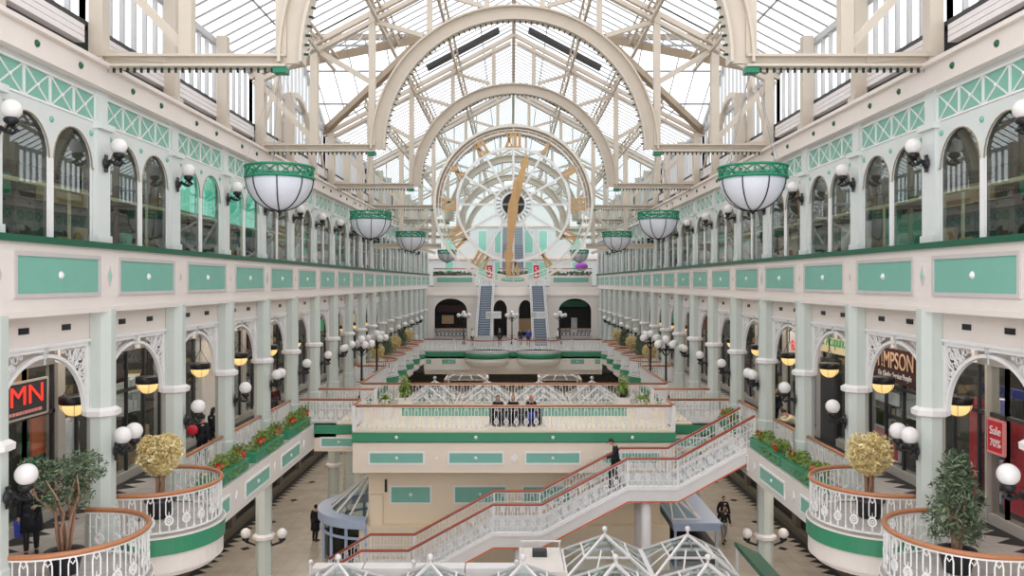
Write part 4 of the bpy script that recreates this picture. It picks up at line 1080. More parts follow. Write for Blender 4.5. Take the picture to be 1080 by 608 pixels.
TB.put((9.55, Y(-1) + B / 2 + 0.2, L1 + 0.02), 0, 'bushy dark green potted tree on the nearest right balcony', 'trees on the balconies')
TY.put((-9.5, Y(0) + B / 2 + 0.1, L1 + 0.02), 0, 'golden round topped tree on the second left balcony', 'trees on the balconies')
TY.put((9.45, Y(0) + B / 2 + 0.1, L1 + 0.02), 0.7, 'golden round topped tree on the second right balcony', 'trees on the balconies')
for s in (-1, 1):
    for n in range(8, 13):
        o_ = (TY if n % 2 == 0 else TB).put((s * 9.3, Y(n) + B / 2 + 0.3, L1 + 0.02), n * 1.3, f'{"golden" if n % 2 == 0 else "dark green"} tree on a far round balcony, {ORD[n - 8]} of the {SIDE[s]} row', 'trees on the balconies')
        o_.scale = (0.85, 0.85, 0.92)
# pedestals with a palm and a fern
def make_pot_plant(palm):
    t = thing('potted_palm' if palm else 'potted_fern', 'x', 'plant', (0, 0, 0))
    m = MB(); m.lathe([(0.16, 0), (0.24, 0.25), (0.25, 0.30), (0.2, 0.28)], 14); part('pot', m, 'charcoal' if palm else 'white', t)
    m = MB(); k = 34 if palm else 40
    for i in range(k):
        a = i * 2.4; L_ = (1.1 if palm else 0.62) * random.uniform(0.7, 1.1); up = random.uniform(0.4, 1.2)
        prev = None
        for j in range(6):
            q = j / 5; r = L_ * (0.36 if palm else 0.55) * q; z = 0.28 + L_ * (up * q - 0.9 * q * q)
            w = 0.05 * math.sin(PI * (0.12 + 0.85 * q)) + 0.008
            c = Vector((r * math.cos(a), r * math.sin(a), z)); n_ = Vector((-math.sin(a), math.cos(a), 0)) * w
            if prev: m.add([prev[0], prev[1], c + n_, c - n_], [(0, 1, 2, 3)])
            prev = (c - n_, c + n_)
    if palm: leaves(m, 160, inball((0, 0, 0.6), 0.3, 0.3, 0.6), 0.14, 0.2)
    part('fronds', m, 'leaf2', t)
    return t
PP, PFn = Proto(make_pot_plant(True)), Proto(make_pot_plant(False))
for s in (-1, 1):
    for (x, y, w) in ((5.45, 40.3, 'palm'), (6.0, 37.6, 'fern')):
        m = MB(); m.box(s * x - 0.32, s * x + 0.32, y - 0.32, y + 0.32, L1, L1 + 0.5); m.box(s * x - 0.36, s * x + 0.36, y - 0.36, y + 0.36, L1 + 0.5, L1 + 0.56)
        solo('pedestal', m, 'white', f'white square pedestal under the {w} on the {SIDE[s]} end of the footbridge', 'pedestal', 'plant pedestals', None, (s * x, y, L1))
        (PP if w == 'palm' else PFn).put((s * x, y, L1 + 0.56), s, f'{"tall drooping palm" if w == "palm" else "bright green fern"} on a white pedestal at the {SIDE[s]} end of the footbridge', 'plants on pedestals')
for s in (-1, 1):
    t = thing('trough_planter', f'low green trough behind the front balustrade of the footbridge, {SIDE[s]} half', 'planter', (s * 3.1, 38.2, L1))
    m = MB(); m.box(s * 1.0, s * 5.3, 38.0, 38.4, L1, L1 + 0.32); part('box', m, 'teal', t)
    m = MB(); m.box(s * 0.98, s * 5.32, 37.98, 38.42, L1 + 0.32, L1 + 0.37); part('rim', m, 'green', t)
# lamp standards
def make_standard():
    t = thing('lamp_standard', 'x', 'street lamp', (0, 0, 0))
    m = MB(); m.lathe([(0.20, 0), (0.20, 0.12), (0.13, 0.2), (0.11, 0.55), (0.07, 0.7), (0.055, 1.4), (0.05, 2.6), (0.08, 2.65), (0.05, 2.75), (0.04, 3.0)], 10); m.bar((-0.28, 0, 0.9), (0.28, 0, 0.9), 0.03); po = part('post', m, 'black', t)
    for k in range(4):
        a = PI / 2 * k + 0.2; c, q = math.cos(a), math.sin(a)
        m = MB(); m.tube([(0.04 * c, 0.04 * q, 2.55), (0.2 * c, 0.2 * q, 2.7), (0.36 * c, 0.36 * q, 2.6), (0.52 * c, 0.52 * q, 2.68), (0.55 * c, 0.55 * q, 2.78)], 0.035, 5); m.tube([(0.05 * c, 0.05 * q, 2.3), (0.2 * c, 0.2 * q, 2.45), (0.3 * c, 0.3 * q, 2.62)], 0.025, 5); part('arm', m, 'black', t)
        m = MB(); m.sphere((0.55 * c, 0.55 * q, 2.95), 0.205, 14, 9); part('globe', m, 'opal', t, 'white opal globe')
    m = MB(); m.sphere((0, 0, 3.2), 0.215, 14, 9); part('globe', m, 'opal', t, 'white opal globe')
    return t
ST = Proto(make_standard())
for s in (-1, 1):
    for y, w in ((43.7, 'nearer'), (48.6, 'farther')):
        ST.put((s * 8.25, y, L1), 0.3, f'black lamp standard with five white globes beyond the footbridge, {w} of the {SIDE[s]} pair', 'five globe lamp standards')
for x, w in ((-5.0, 'left of the left escalator'), (-0.1, 'between the two escalators'), (4.8, 'right of the right escalator')):
    ST.put((x, 82.0, L1), 0.1, f'far lamp standard with white globes {w}', 'five globe lamp standards')

# ------------------------------------------------------------------ staircase
SP = [(9.25, L1), (6.28, 4.55), (4.35, 4.55), (1.03, 2.78), (-0.83, 2.78), (-4.1, 1.0), (-5.9, 1.0), (-7.6, 0.0)]
sy0, sy1 = 31.0, 33.1
st = thing('staircase', 'white staircase with red brown handrails descending from the right gallery to the ground floor', 'stairs', (9.25, 32, 0))
for yy, w in ((sy0, 0), (sy1, 1)):
    m = MB()
    poly = [(x, z + 0.06) for x, z in SP] + [(x, max(0, z - 0.40)) for x, z in reversed(SP)]
    for i in range(len(SP) - 1):
        a, b = SP[i], SP[i + 1]
        m.prism([(a[0], a[1] + 0.08), (b[0], b[1] + 0.08), (b[0], max(0.0, b[1] - 0.46)), (a[0], max(0.0, a[1] - 0.46))], lambda u, z: (u, yy - 0.06, z), lambda u, z: (u, yy + 0.06, z))
        m.bar((a[0], yy - 0.07, a[1] - 0.02), (b[0], yy - 0.07, b[1] - 0.02), 0.05, 0.06)
    so = part('stringer', m, 'white', st)
    m = MB()
    for i in range(len(SP) - 2):
        a, b = SP[i], SP[i + 1]; m.bar((a[0], yy, a[1] - 0.49), (b[0], yy, b[1] - 0.49), 0.14, 0.05)
    part('edge_strip', m, 'orange', so, 'thin orange strip under the stringer')
for i in range(len(SP) - 1):
    a, b = SP[i], SP[i + 1]; m = MB()
    if abs(a[1] - b[1]) < 0.01: m.box(b[0], a[0], sy0, sy1, a[1] - 0.2, a[1]); part('landing', m, 'lgrey', st)
    else:
        k = max(3, round(abs(a[1] - b[1]) / 0.165))
        for j in range(k):
            xa = a[0] + (b[0] - a[0]) * j / k; xb = a[0] + (b[0] - a[0]) * (j + 1) / k; z = a[1] + (b[1] - a[1]) * (j + 1) / k
            m.box(xa, xb, sy0, sy1, max(0, z - 0.12), z + (a[1] - b[1]) / k * 0.0)
            m.box(xa - 0.02, xa, sy0, sy1, z, z + (a[1] - b[1]) / k)
        part('flight', m, 'lgrey', st)
for yy in (sy0 + 0.05, sy1 - 0.05):
    railing(st, [(x, yy, z) for x, z in SP], 1.15, 'redwood', True, 0.40)
    m = MB(); m.tube([(x, yy, z + 0.72) for x, z in SP], 0.018, 4); m.tube([(x, yy, z + 0.30) for x, z in SP], 0.018, 4); part('mid_rail', m, 'iron', st)
    for x, z in SP: part('newel', MB().box(x - 0.03, x + 0.03, yy - 0.03, yy + 0.03, z, z + 1.12), 'iron', st)
for x, y, z in ((5.1, sy0 + 0.3, 4.4), (5.1, sy1 - 0.3, 4.4), (0.2, sy0 + 0.3, 2.6), (0.2, sy1 - 0.3, 2.6)):
    part('support_post', MB().lathe([(0.22, 0), (0.22, z)], 16, (x, y, 0)), 'white', st)
# ------------------------------------------------------------------ glass pyramid canopies on the ground floor
def make_pyramid(w, h):
    t = thing('glass_pyramid', 'x', 'canopy', (0, 0, 0))     # origin at ground; eaves at 3.05
    e, a = 3.02, w / 2
    m = MB(); m.add([(-a, -a, e), (a, -a, e), (a, a, e), (-a, a, e), (0, 0, e + h)], [(0, 1, 4), (1, 2, 4), (2, 3, 4), (3, 0, 4)]); part('glass_roof', m, 'pyrglass', t)
    m = MB()
    cs = [(-a, -a), (a, -a), (a, a), (-a, a)]
    for i in range(4):
        c, d = cs[i], cs[(i + 1) % 4]
        m.bar((*c, e), (*d, e), 0.075, 0.08); m.bar((*c, e), (0, 0, e + h), 0.08, 0.08)
        for q in (0.45,):
            m.bar((c[0] * (1 - q), c[1] * (1 - q), e + h * q), (d[0] * (1 - q), d[1] * (1 - q), e + h * q), 0.06, 0.06)
        for f in (1 / 3, 2 / 3):
            p = (c[0] + (d[0] - c[0]) * f, c[1] + (d[1] - c[1]) * f); k = 0.62
            m.bar((*p, e), (p[0] * (1 - k) , p[1] * (1 - k), e + h * k), 0.05, 0.05)
    part('frame', m, 'white', t)
    m = MB(); m.lathe([(0.03, h + e), (0.05, h + e + 0.10), (0.02, h + e + 0.12)], 8); m.sphere((0, 0, e + h + 0.20), 0.10, 10, 7); part('finial', m, 'white', t)
    for c in cs: part('post', MB().lathe([(0.06, 0), (0.06, e)], 8, (c[0] * 0.97, c[1] * 0.97, 0)), 'white', t)
    return t
PY = Proto(make_pyramid(2.72, 0.95))
for i in range(5):
    PY.put((-5.4 + 2.8 * i + 0.03, 24.4, 0), 0, f'glass pyramid canopy in the front row at the bottom edge, {ORD[i]} from the left', 'glass pyramid canopies')
for i, x in enumerate((3.03, 5.83)):
    PY.put((x, 27.2, 0), 0, f'glass pyramid canopy behind the front row, {["left", "right"][i]} one of two', 'glass pyramid canopies')
k = 0
for y in (53.5, 57.5, 61.5):
    for x in (-6.0, -2.0, 2.0, 6.0):
        o = PY.put((x, y, 0), 0, f'distant glass pyramid between the bridges, {["front", "middle", "back"][int((y - 53) / 4)]} row, {ORD[int((x + 6) / 4)]} from left', 'distant glass pyramids'); o.scale = (1.35, 1.35, 1.25)
for x in (-4.6, 4.6):
    o = PY.put((x, 80.0, 0), 0, f'farthest glass pyramid seen under the second bridge on the {SIDE[-1 if x < 0 else 1]}', 'distant glass pyramids'); o.scale = (1.5, 1.5, 1.0)
t = thing('flat_canopy', 'white curved panel canopy behind the front row of glass pyramids', 'canopy', (-3.0, 26.2, 0))
m = MB()
for i in range(4):
    x0 = -6.6 + i * 1.66
    m.prism([(x0 + 0.02, 3.24), (x0 + 1.64, 3.24), (x0 + 1.64, 3.02), (x0 + 1.2, 2.92), (x0 + 0.83, 2.89), (x0 + 0.45, 2.92), (x0 + 0.02, 3.02)], lambda u, z: (u, 26.05, z), lambda u, z: (u, 26.6, z))
part('roof_panel', m, 'white', t)
m = MB()
for x in (-6.4, -3.3, 0.1):
    for y in (26.35,): m.box(x - 0.05, x + 0.05, y - 0.05, y + 0.05, 0, 3.0)
part('post', m, 'white', t)
m = MB()
for x in (-6.6, -3.28, 0.04): m.bar((x, 26.02, 2.9), (x, 26.02, 3.4), 0.07); m.sphere((x, 26.02, 3.46), 0.08, 8, 6)
part('finial', m, 'white', t)
t = thing('kiosk_roof', 'flat beige kiosk roof with a white rail behind the front pyramids', 'roof', (0.9, 26.5, 0))
m = MB(); m.box(0.15, 1.6, 25.9, 28.6, 2.9, 3.08); m.box(0.1, 1.65, 25.85, 25.95, 2.9, 3.2); m.box(0.2, 1.5, 26.1, 28.4, 0, 2.9); part('slab', m, 'fascia', t)
m = MB(); m.box(0.6, 1.1, 27.6, 27.9, 3.08, 3.3); part('vent_box', m, 'charcoal', t)
m = MB(); m.bar((0.2, 28.0, 3.5), (1.6, 28.0, 3.5), 0.05)
for x in (0.25, 0.9, 1.55): m.bar((x, 28.0, 3.08), (x, 28.0, 3.5), 0.04)
part('guard_rail', m, 'white', t)
t = thing('green_awning', 'dark green sloping awning at the bottom right beside the glass pyramids', 'awning', (7.3, 24.5, 0))
m = MB(); m.prism([(7.4, 3.75), (8.25, 3.35), (8.25, 3.2), (7.4, 3.6)], lambda u, z: (u, 21.5, z), lambda u, z: (u, 27.2, z)); part('cover', m, 'dkgreen', t)
m = MB()
for y in (21.7, 24.4, 27.0): m.box(8.1, 8.2, y - 0.05, y + 0.05, 0, 3.25); m.bar((7.45, y, 0), (7.45, y, 3.6), 0.08)
part('post', m, 'white', t)
# half-round kiosks with pale blue rings on both sides of the block
def kiosk(s):
    t = thing('round_kiosk', f'half round kiosk with pale blue ring and glass roof {"left of the central block" if s < 0 else "under the stair on the right of the central block"}', 'kiosk', (s * 6.4, 37.0, 0))
    cx, cy, R = s * 6.45, 37.4, 2.5
    def pt(a, r, z): return (cx + s * r * math.sin(a), cy - r * math.cos(a), z)
    def ringband(r0, r1, z0, z1, k=20):
        mb = MB(); vs = []
        for i in range(k + 1):
            a = PI * i / k
            for r, z in ((r0, z0), (r1, z0), (r1, z1), (r0, z1)): vs.append(pt(a, r, z))
        fs = [(i * 4 + j, i * 4 + (j + 1) % 4, i * 4 + 4 + (j + 1) % 4, i * 4 + 4 + j) for i in range(k) for j in range(4)] + [(0, 1, 2, 3), (k * 4 + 3, k * 4 + 2, k * 4 + 1, k * 4)]
        return mb.add(vs, fs)
    part('roof_ring', ringband(R - 0.55, R + 0.1, 1.8, 2.2), 'bluegrey', t, 'pale blue ring')
    part('lower_ring', ringband(R - 0.1, R - 0.02, 1.3, 1.4), 'bluegrey', t)
    m = MB(); k = 16
    for i in range(k):
        a, b = PI * i / k, PI * (i + 1) / k; m.add([pt(a, R - 0.5, 2.2), pt(b, R - 0.5, 2.2), pt(b, 0.3, 3.6), pt(a, 0.3, 3.6)], [(0, 1, 2, 3)])
    part('glass_roof', m, 'pyrglass', t)
    m = MB()
    for i in range(9):
        a = PI * i / 8; m.bar(pt(a, R - 0.45, 2.22), pt(a, 0.3, 3.63), 0.07, 0.06)
    part('roof_rib', m, 'white', t)
    for i in range(9):
        a = PI * i / 8; p = pt(a, R - 0.15, 0); part('post', MB().box(p[0] - 0.06, p[0] + 0.06, p[1] - 0.06, p[1] + 0.06, 0, 1.85), 'bluegrey', t)
    m = MB()
    for i in range(k):
        a, b = PI * i / k, PI * (i + 1) / k; m.add([pt(a, R - 0.2, 0.1), pt(b, R - 0.2, 0.1), pt(b, R - 0.2, 1.8), pt(a, R - 0.2, 1.8)], [(0, 1, 2, 3)])
    part('glass_wall', m, 'pyrglass', t)
    part('counter', MB().lathe([(1.0, 0), (1.0, 1.0), (1.1, 1.05)], 16, (cx + s * 1.25, cy, 0)), 'dark', t)
kiosk(-1)
t = thing('flat_kiosk', 'pale blue flat kiosk canopy with a glass hip under the stair beside the central block', 'kiosk', (7.7, 38.0, 0))
m = MB(); m.box(6.95, 9.0, 35.2, 43.0, 1.62, 1.95); m.box(6.9, 9.05, 35.1, 43.1, 1.90, 2.0); part('canopy_slab', m, 'bluegrey', t)
m = MB(); m.add([(7.0, 35.6, 2.02), (8.2, 35.6, 2.02), (8.2, 38.4, 2.02), (7.0, 38.4, 2.02), (7.0, 36.4, 3.0), (7.0, 38.0, 3.0)], [(0, 1, 4), (1, 2, 5, 4), (2, 3, 5), (0, 4, 5, 3)]); part('glass_hip', m, 'pyrglass', t)
m = MB()
for a, b in (((7.0, 35.6, 2.03), (7.0, 36.4, 3.0)), ((8.2, 35.6, 2.03), (7.0, 36.4, 3.0)), ((7.6, 35.6, 2.03), (7.0, 36.4, 3.0)), ((8.2, 36.8, 2.03), (7.0, 37.0, 3.0)), ((8.2, 38.4, 2.03), (7.0, 38.0, 3.0)), ((7.0, 35.6, 2.03), (8.2, 35.6, 2.03)), ((8.2, 35.6, 2.03), (8.2, 38.4, 2.03))): m.bar(a, b, 0.07, 0.06)
part('hip_frame', m, 'white', t)
m = MB(); m.box(7.0, 8.9, 35.5, 42.8, 0, 0.9); part('counter', m, 'dkwall', t)
for x in (7.05, 8.85):
    for y in (35.3, 39.0, 42.8): part('post', MB().box(x - 0.05, x + 0.05, y - 0.05, y + 0.05, 0, 1.62), 'bluegrey', t)
for i, (x, y, mm) in enumerate(((3.0, 27.2, 'bluegrey'), (5.8, 27.2, 'dkwall'), (0.5, 24.4, 'dkwall'), (3.2, 24.4, 'charcoal'), (6.0, 24.4, 'dkwall'), (-2.4, 24.4, 'charcoal'), (-5.2, 24.4, 'dkwall'))):
    t = thing('dark_fill_block', f'added dark block under the glass pyramids, {ORD[i]} of them', 'counter', (x, y, 0))  # dark blocks added so it looks black under the glass
    m = MB(); m.box(x - 1.15, x + 1.15, y - 1.15, y + 1.15, 0, 0.95); part('base', m, mm, t)
    part('top', MB().box(x - 1.22, x + 1.22, y - 1.22, y + 1.22, 0.95, 1.0), 'charcoal', t)

# ------------------------------------------------------------------ escalators
def escalator(label, x, y0, z0, y1, z1, w, sign=True):
    t = thing('escalator', label, 'escalator', (x, y0, z0))
    m = MB(); n = int((z1 - z0) / 0.22)
    for i in range(n):
        ya = y0 + (y1 - y0) * i / n; yb = y0 + (y1 - y0) * (i + 1) / n; z = z0 + (z1 - z0) * (i + 1) / n
        m.box(x - w / 2, x + w / 2, ya, yb, z - 0.3, z)
    part('steps', m, 'step', t, 'blue grey moving steps')
    m = MB()
    for i in range(n):
        ya = y0 + (y1 - y0) * i / n; z = z0 + (z1 - z0) * (i + 1) / n; m.box(x - w / 2 + 0.05, x + w / 2 - 0.05, ya - 0.012, ya, z - 0.05, z - 0.005)
    part('step_edge', m, 'steel', t)
    for d in (-1, 1):
        xx = x + d * (w / 2 + 0.12)
        m = MB(); m.prism([(y0 - 1.0, z0), (y0 - 1.0, z0 + 0.9), (y0, z0 + 0.95), (y1, z1 + 0.95), (y1 + 0.8, z1 + 0.9), (y1 + 0.8, z1 - 0.4), (y1, z1 - 0.6), (y0, z0 - 0.1)], lambda u, z: (xx - 0.10, u, z), lambda u, z: (xx + 0.10, u, z)); part('side_panel', m, 'white', t)
        m = MB(); m.tube([(xx, y0 - 1.1, z0 + 0.5), (xx, y0 - 1.0, z0 + 0.95), (xx, y0, z0 + 1.0), (xx, y1, z1 + 1.0), (xx, y1 + 0.8, z1 + 0.95)], 0.06, 6); part('handrail', m, 'grey', t)
    return t
EL = escalator('left escalator climbing from the first floor to the upper floor behind the second bridge', -2.95, 80.0, L1, 91.6, 12.1, 1.25)
ER = escalator('right escalator climbing from the first floor to the upper floor behind the second bridge', 2.75, 80.0, L1, 91.6, 12.1, 1.25)
escalator('highest escalator seen through the clock, rising in the middle of the end wall', 0.0, 99.0, 12.1, 110.5, 20.0, 2.7)
for x, l in ((-1.9, 'left'), (2.5, 'right')):
    t = thing('hanging_notice', f'pale notice panel beside the {l} escalator', 'sign', (x, 79.0, L1))
    m = MB(); m.box(x - 0.75, x + 0.75, 79.0, 79.05, 8.95, 9.65); bd = part('board', m, 'paper', t)
    m = MB(); m.box(x - 0.68, x - 0.2, 78.98, 79.0, 9.05, 9.55); m.box(x - 0.1, x + 0.68, 78.98, 79.0, 9.35, 9.42); m.box(x - 0.1, x + 0.5, 78.98, 79.0, 9.15, 9.22); part('printed_block', m, 'lgrey', bd)
    m = MB(); m.bar((x, 79.05, L1), (x, 79.05, 9.0), 0.06); part('post', m, 'grey', t)
m = MB(); m.box(-3.7, -2.1, 78.6, 78.75, L1, L1 + 1.0); m.box(-3.75, -2.05, 78.58, 78.77, L1 + 1.0, L1 + 1.05)
solo('barrier_board', m, 'lgrey', 'pale grey barrier board closing the foot of the left escalator', 'barrier')
for x, l in ((-2.75, 'left'), (2.75, 'right')):
    t = thing('red_banner', f'red banner with a white 5 at the top of the {l} escalator', 'banner', (x, 94.9, 12.1))
    m = MB(); m.box(x - 0.33, x + 0.33, 94.9, 94.95, 13.0, 14.5); bn = part('board', m, 'red', t)
    m = MB(); m.bar((x, 94.97, 12.1), (x, 94.97, 14.4), 0.05); part('pole', m, 'grey', t)
    o = text('5', 0.85, 'paper', t, Matrix.Translation((x, 94.88, 13.95)) @ Matrix.Rotation(PI / 2, 4, 'X'), 0.01)
    m = MB(); m.box(x - 0.2, x + 0.2, 94.88, 94.9, 13.15, 13.4); part('printed_line', m, 'paper', bn)
t = thing('market_stall', 'purple draped stall beside the right parapet at the far end of the upper floor', 'stall', (8.2, 96.5, 12.1))
m = MB(); m.box(7.2, 9.2, 96.0, 97.0, 12.1, 13.6); part('drape', m, 'purple', t)
m = MB(); m.sphere((8.2, 96.5, 14.4), 0.8, 12, 6, 0.7); part('balloon_cluster', m, 'purple', t)
m = MB(); m.bar((8.2, 96.5, 13.5), (8.2, 96.5, 14.2), 0.06); part('pole', m, 'grey', t)

# ------------------------------------------------------------------ shops on the first floor
# per bay: pilasters, bulkhead, glass front, back wall; contents differ
SX = 12.40
for s in (-1, 1):
    sd = SIDE[s]; X = lambda d: s * d
    mb = MB()
    for n in range(-2, 18):
        pa, pb = (Y(n) + 0.55, Y(n) + 1.05) if n != 0 else ((21.7, 22.05) if s < 0 else (21.08, 21.17))
        mb.box(X(SX - 0.08), X(SX + 0.25), pa, pb, L1, 11.15)
    mb.box(X(SX - 0.02), X(SX + 0.3), YN, 92, 10.35, 11.15); mb.box(X(SX - 0.05), X(SX + 0.25), YN, 92, L1, L1 + 0.28)
    sw = struct('wall_%s_shops' % sd, mb, 'rope', f'stone surround of the {sd} first floor shop fronts', 'wall')
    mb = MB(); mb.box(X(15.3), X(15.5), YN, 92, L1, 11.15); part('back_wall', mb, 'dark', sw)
    mb = MB()
    for n in range(-2, 18):
        if n != 0: mb.box(X(SX + 0.25), X(15.3), Y(n) + 0.78, Y(n) + 0.84, L1, 11.15)
    part('party_wall', mb, 'dkwall', sw)
    for n in range(-1, 14):
        a, b = Y(n) + 1.05, Y(n + 1) + (1.05 if n == -1 else 0.55)
        mb = MB(); w = (b - a) / 3
        for q in range(4): mb.box(X(SX), X(SX + 0.10), a + q * w - 0.035, a + q * w + 0.035, L1 + 0.28, 10.35)
        mb.box(X(SX), X(SX + 0.10), a, b, 9.0, 9.1)
        fr_ = struct('window_%d' % (100 + n + (30 if s > 0 else 0)), mb, 'charcoal', f'glazed shop front, {ORD[n + 1]} bay of the {sd} first floor', 'shop window')
        part('pane', MB().box(X(SX + 0.04), X(SX + 0.055), a, b, L1 + 0.28, 10.35), 'shopglass', fr_)
ITEM = ['paper', 'tan', 'lgrey', 'pink', 'blue', 'orange', 'emerald', 'ivory', 'violet', 'mint', 'red', 'charcoal']
def shelf(side, y, z, w, h, rows, mats, label, depth=0.35, x=13.0, frame='charcoal', fill=0.8):
    """a display shelf unit with its goods; goods are the stock pattern of the unit"""
    t = thing('display_shelf', label, 'shelf', (side * x, y, z), 'shop display shelves')
    m = MB(); m.box(side * x, side * (x + depth), y, y + 0.04, z, z + h); m.box(side * x, side * (x + depth), y + w - 0.04, y + w, z, z + h); m.box(side * (x + depth), side * (x + depth + 0.03), y, y + w, z, z + h)
    part('carcass', m, frame, t)
    for r in range(rows):
        zz = z + h * (r + 0.15) / rows
        part('shelf_board', MB().box(side * x, side * (x + depth), y, y + w, zz - 0.03, zz), frame, t)
        m = {}
        yy = y + 0.06
        while yy < y + w - 0.15:
            ww = random.uniform(0.08, 0.22); hh = h / rows * random.uniform(0.4, fill)
            k = random.choice(mats); m.setdefault(k, MB()).box(side * (x + 0.05), side * (x + depth - 0.05), yy, min(yy + ww, y + w - 0.06), zz, zz + hh); yy += ww + 0.02
        for k, mb in m.items(): part('goods', mb, k, t)
    return t
def board(side, y0, y1, z0, z1, m, label, x=SX - 0.12, cat='sign', frame=None, name='sign_board', txt=(), group=None):
    t = thing(name, label, cat, (side * x, (y0 + y1) / 2, z0), group)
    b = part('board', MB().box(side * x, side * (x + 0.06), y0, y1, z0, z1), m, t)
    if frame:
        mb = MB()
        for (a, c, d, e) in ((y0 - 0.04, y1 + 0.04, z1, z1 + 0.05), (y0 - 0.04, y1 + 0.04, z0 - 0.05, z0), (y0 - 0.05, y0, z0, z1), (y1, y1 + 0.05, z0, z1)): mb.box(side * (x - 0.02), side * (x + 0.06), a, c, d, e)
        part('frame', mb, frame, b)
    for (body, sz, mm, fy, fz, sx) in txt:
        text(body, sz, mm, t, facing(side * (x - 0.005), y0 + (y1 - y0) * fy, z0 + (z1 - z0) * fz, side), 0.012, 'lettering', 'CENTER', sx)
    return t
# left, nearest bay
t = board(-1, 18.6, 20.7, 9.2, 10.03, 'charcoal', 'black shop sign with red letters MN on the nearest left shop', SX - 0.35, frame='rope', txt=[('MN', 0.68, 'redlit', 0.60, 0.60, 1.38)])
m = MB()
y = 19.15
while y < 20.5: w = random.uniform(0.05, 0.16); m.box(-12.04, -12.05, y, y + w, 9.27, 9.35); y += w + 0.03
part('small_print', m, 'pink', t, 'illegible pink small print')
m = MB(); m.box(-12.05, -12.40, 19.0, 19.06, 9.6, 9.66); m.box(-12.05, -12.4, 20.5, 20.56, 9.6, 9.66); part('bracket', m, 'rope', t)
shelf(-1, 19.6, L1 + 0.3, 1.2, 3.4, 5, ['lgrey', 'paper', 'charcoal', 'charcoal'], 'dark shelf of grey goods under the MN sign')
board(-1, 21.35, 22.15, 9.7, 11.2, 'warm', 'warm interior glow panel beside the MN sign', 13.4, 'display', name='display_board')  # glowing panel in place of the warm lit interior
board(-1, 21.15, 22.1, 7.9, 9.7, 'orange', 'large orange red poster in the nearest left shop window', 12.7, 'poster', name='poster')
board(-1, 20.9, 21.6, 6.9, 8.3, 'emerald', 'emerald green standing panel in the nearest left shop window', 12.8, 'poster', name='poster')
shelf(-1, 21.5, L1 + 0.3, 1.4, 1.3, 3, ['lgrey', 'emerald', 'charcoal'], 'low shelf of dark and green goods in the nearest left shop', x=13.2)
# mannequin
t = thing('mannequin', 'white draped mannequin beside the doorway of the nearest left shop', 'mannequin', (-12.75, 23.05, L1 + 0.3))
m = MB(); m.lathe([(0.25, 0), (0.25, 0.05), (0.03, 0.07), (0.03, 0.9), (0.22, 0.95), (0.20, 1.3), (0.16, 1.6), (0.22, 1.9), (0.20, 2.05), (0.06, 2.12), (0.05, 2.2)], 12, (-12.75, 23.05, L1 + 0.3)); part('body_form', m, 'lgrey', t)
m = MB(); m.ell((-12.75, 23.05, L1 + 2.62), 0.11, 0.11, 0.15); part('head', m, 'paper', t)
m = MB(); m.lathe([(0.34, 0.55), (0.27, 1.0), (0.22, 1.6), (0.25, 2.0), (0.08, 2.12)], 10, (-12.75, 23.05, L1 + 0.3)); part('garment', m, 'paper', t)
# left second and third bay
shelf(-1, 25.0, L1 + 0.3, 1.1, 2.0, 4, ['paper', 'lgrey', 'emerald', 'ivory'], 'shelf of pale goods in the second left shop')
board(-1, 24.8, 26.0, 9.3, 10.2, 'maroon', 'dark maroon panel above the goods in the second left shop', 12.6, 'poster', name='poster')
board(-1, 24.7, 26.2, 10.3, 11.0, 'emerald', 'green landscape picture high in the second left shop', 13.3, 'picture', name='picture')
shelf(-1, 27.0, L1 + 1.8, 1.2, 1.3, 2, ['paper', 'lgrey', 'paper'], 'white gallery shelf in the second left shop', x=13.1, frame='paper')
m = MB(); m.box(-12.75, -13.4, 26.9, 28.1, L1 + 1.0, L1 + 1.35); m.box(-12.8, -13.3, 27.0, 28.0, L1, L1 + 1.0); solo('counter', m, 'tan', 'tan counter at the far side of the second left shop', 'counter', None, None, (-13, 27.8, L1))
board(-1, 28.8, 29.9, 9.2, 10.2, 'paper', 'pale panel above the door of the third left shop', 13.0, 'poster', name='poster')
m = MB(); m.box(-12.3, -12.7, 32.1, 33.2, L1, 11.0); solo('pier_cladding', m, 'fascia', 'pale pink cladding panel between the third and fourth left shops', 'cladding', None, 'structure')
board(-1, 35.3, 35.9, 8.3, 10.2, 'red', 'narrow red banner in the fourth left shop', 12.6, 'banner', name='banner')
board(-1, 41.4, 43.0, 6.5, 9.4, 'maroon', 'dark red display in the fifth left shop', 12.6, 'poster', name='poster')
board(-1, 42.6, 44.6, 9.4, 10.1, 'charcoal', 'black shop sign with small white letters TO on the sixth left shop', SX - 0.1, txt=[('TO', 0.42, 'paper', 0.7, 0.5, 1)])
for n, z0 in ((1, 14.7), (2, 14.6)):
    for k in (-0.88, 0.88):
        board(-1, Y(n) + B / 2 + k - 0.75, Y(n) + B / 2 + k + 0.75, z0, 16.0, 'mintglow', f'bright mint sign hung behind the {"near" if k < 0 else "far"} arched window, {ORD[n + 1]} bay of the left upper wall', 10.12, 'sign', name='hanging_sign')
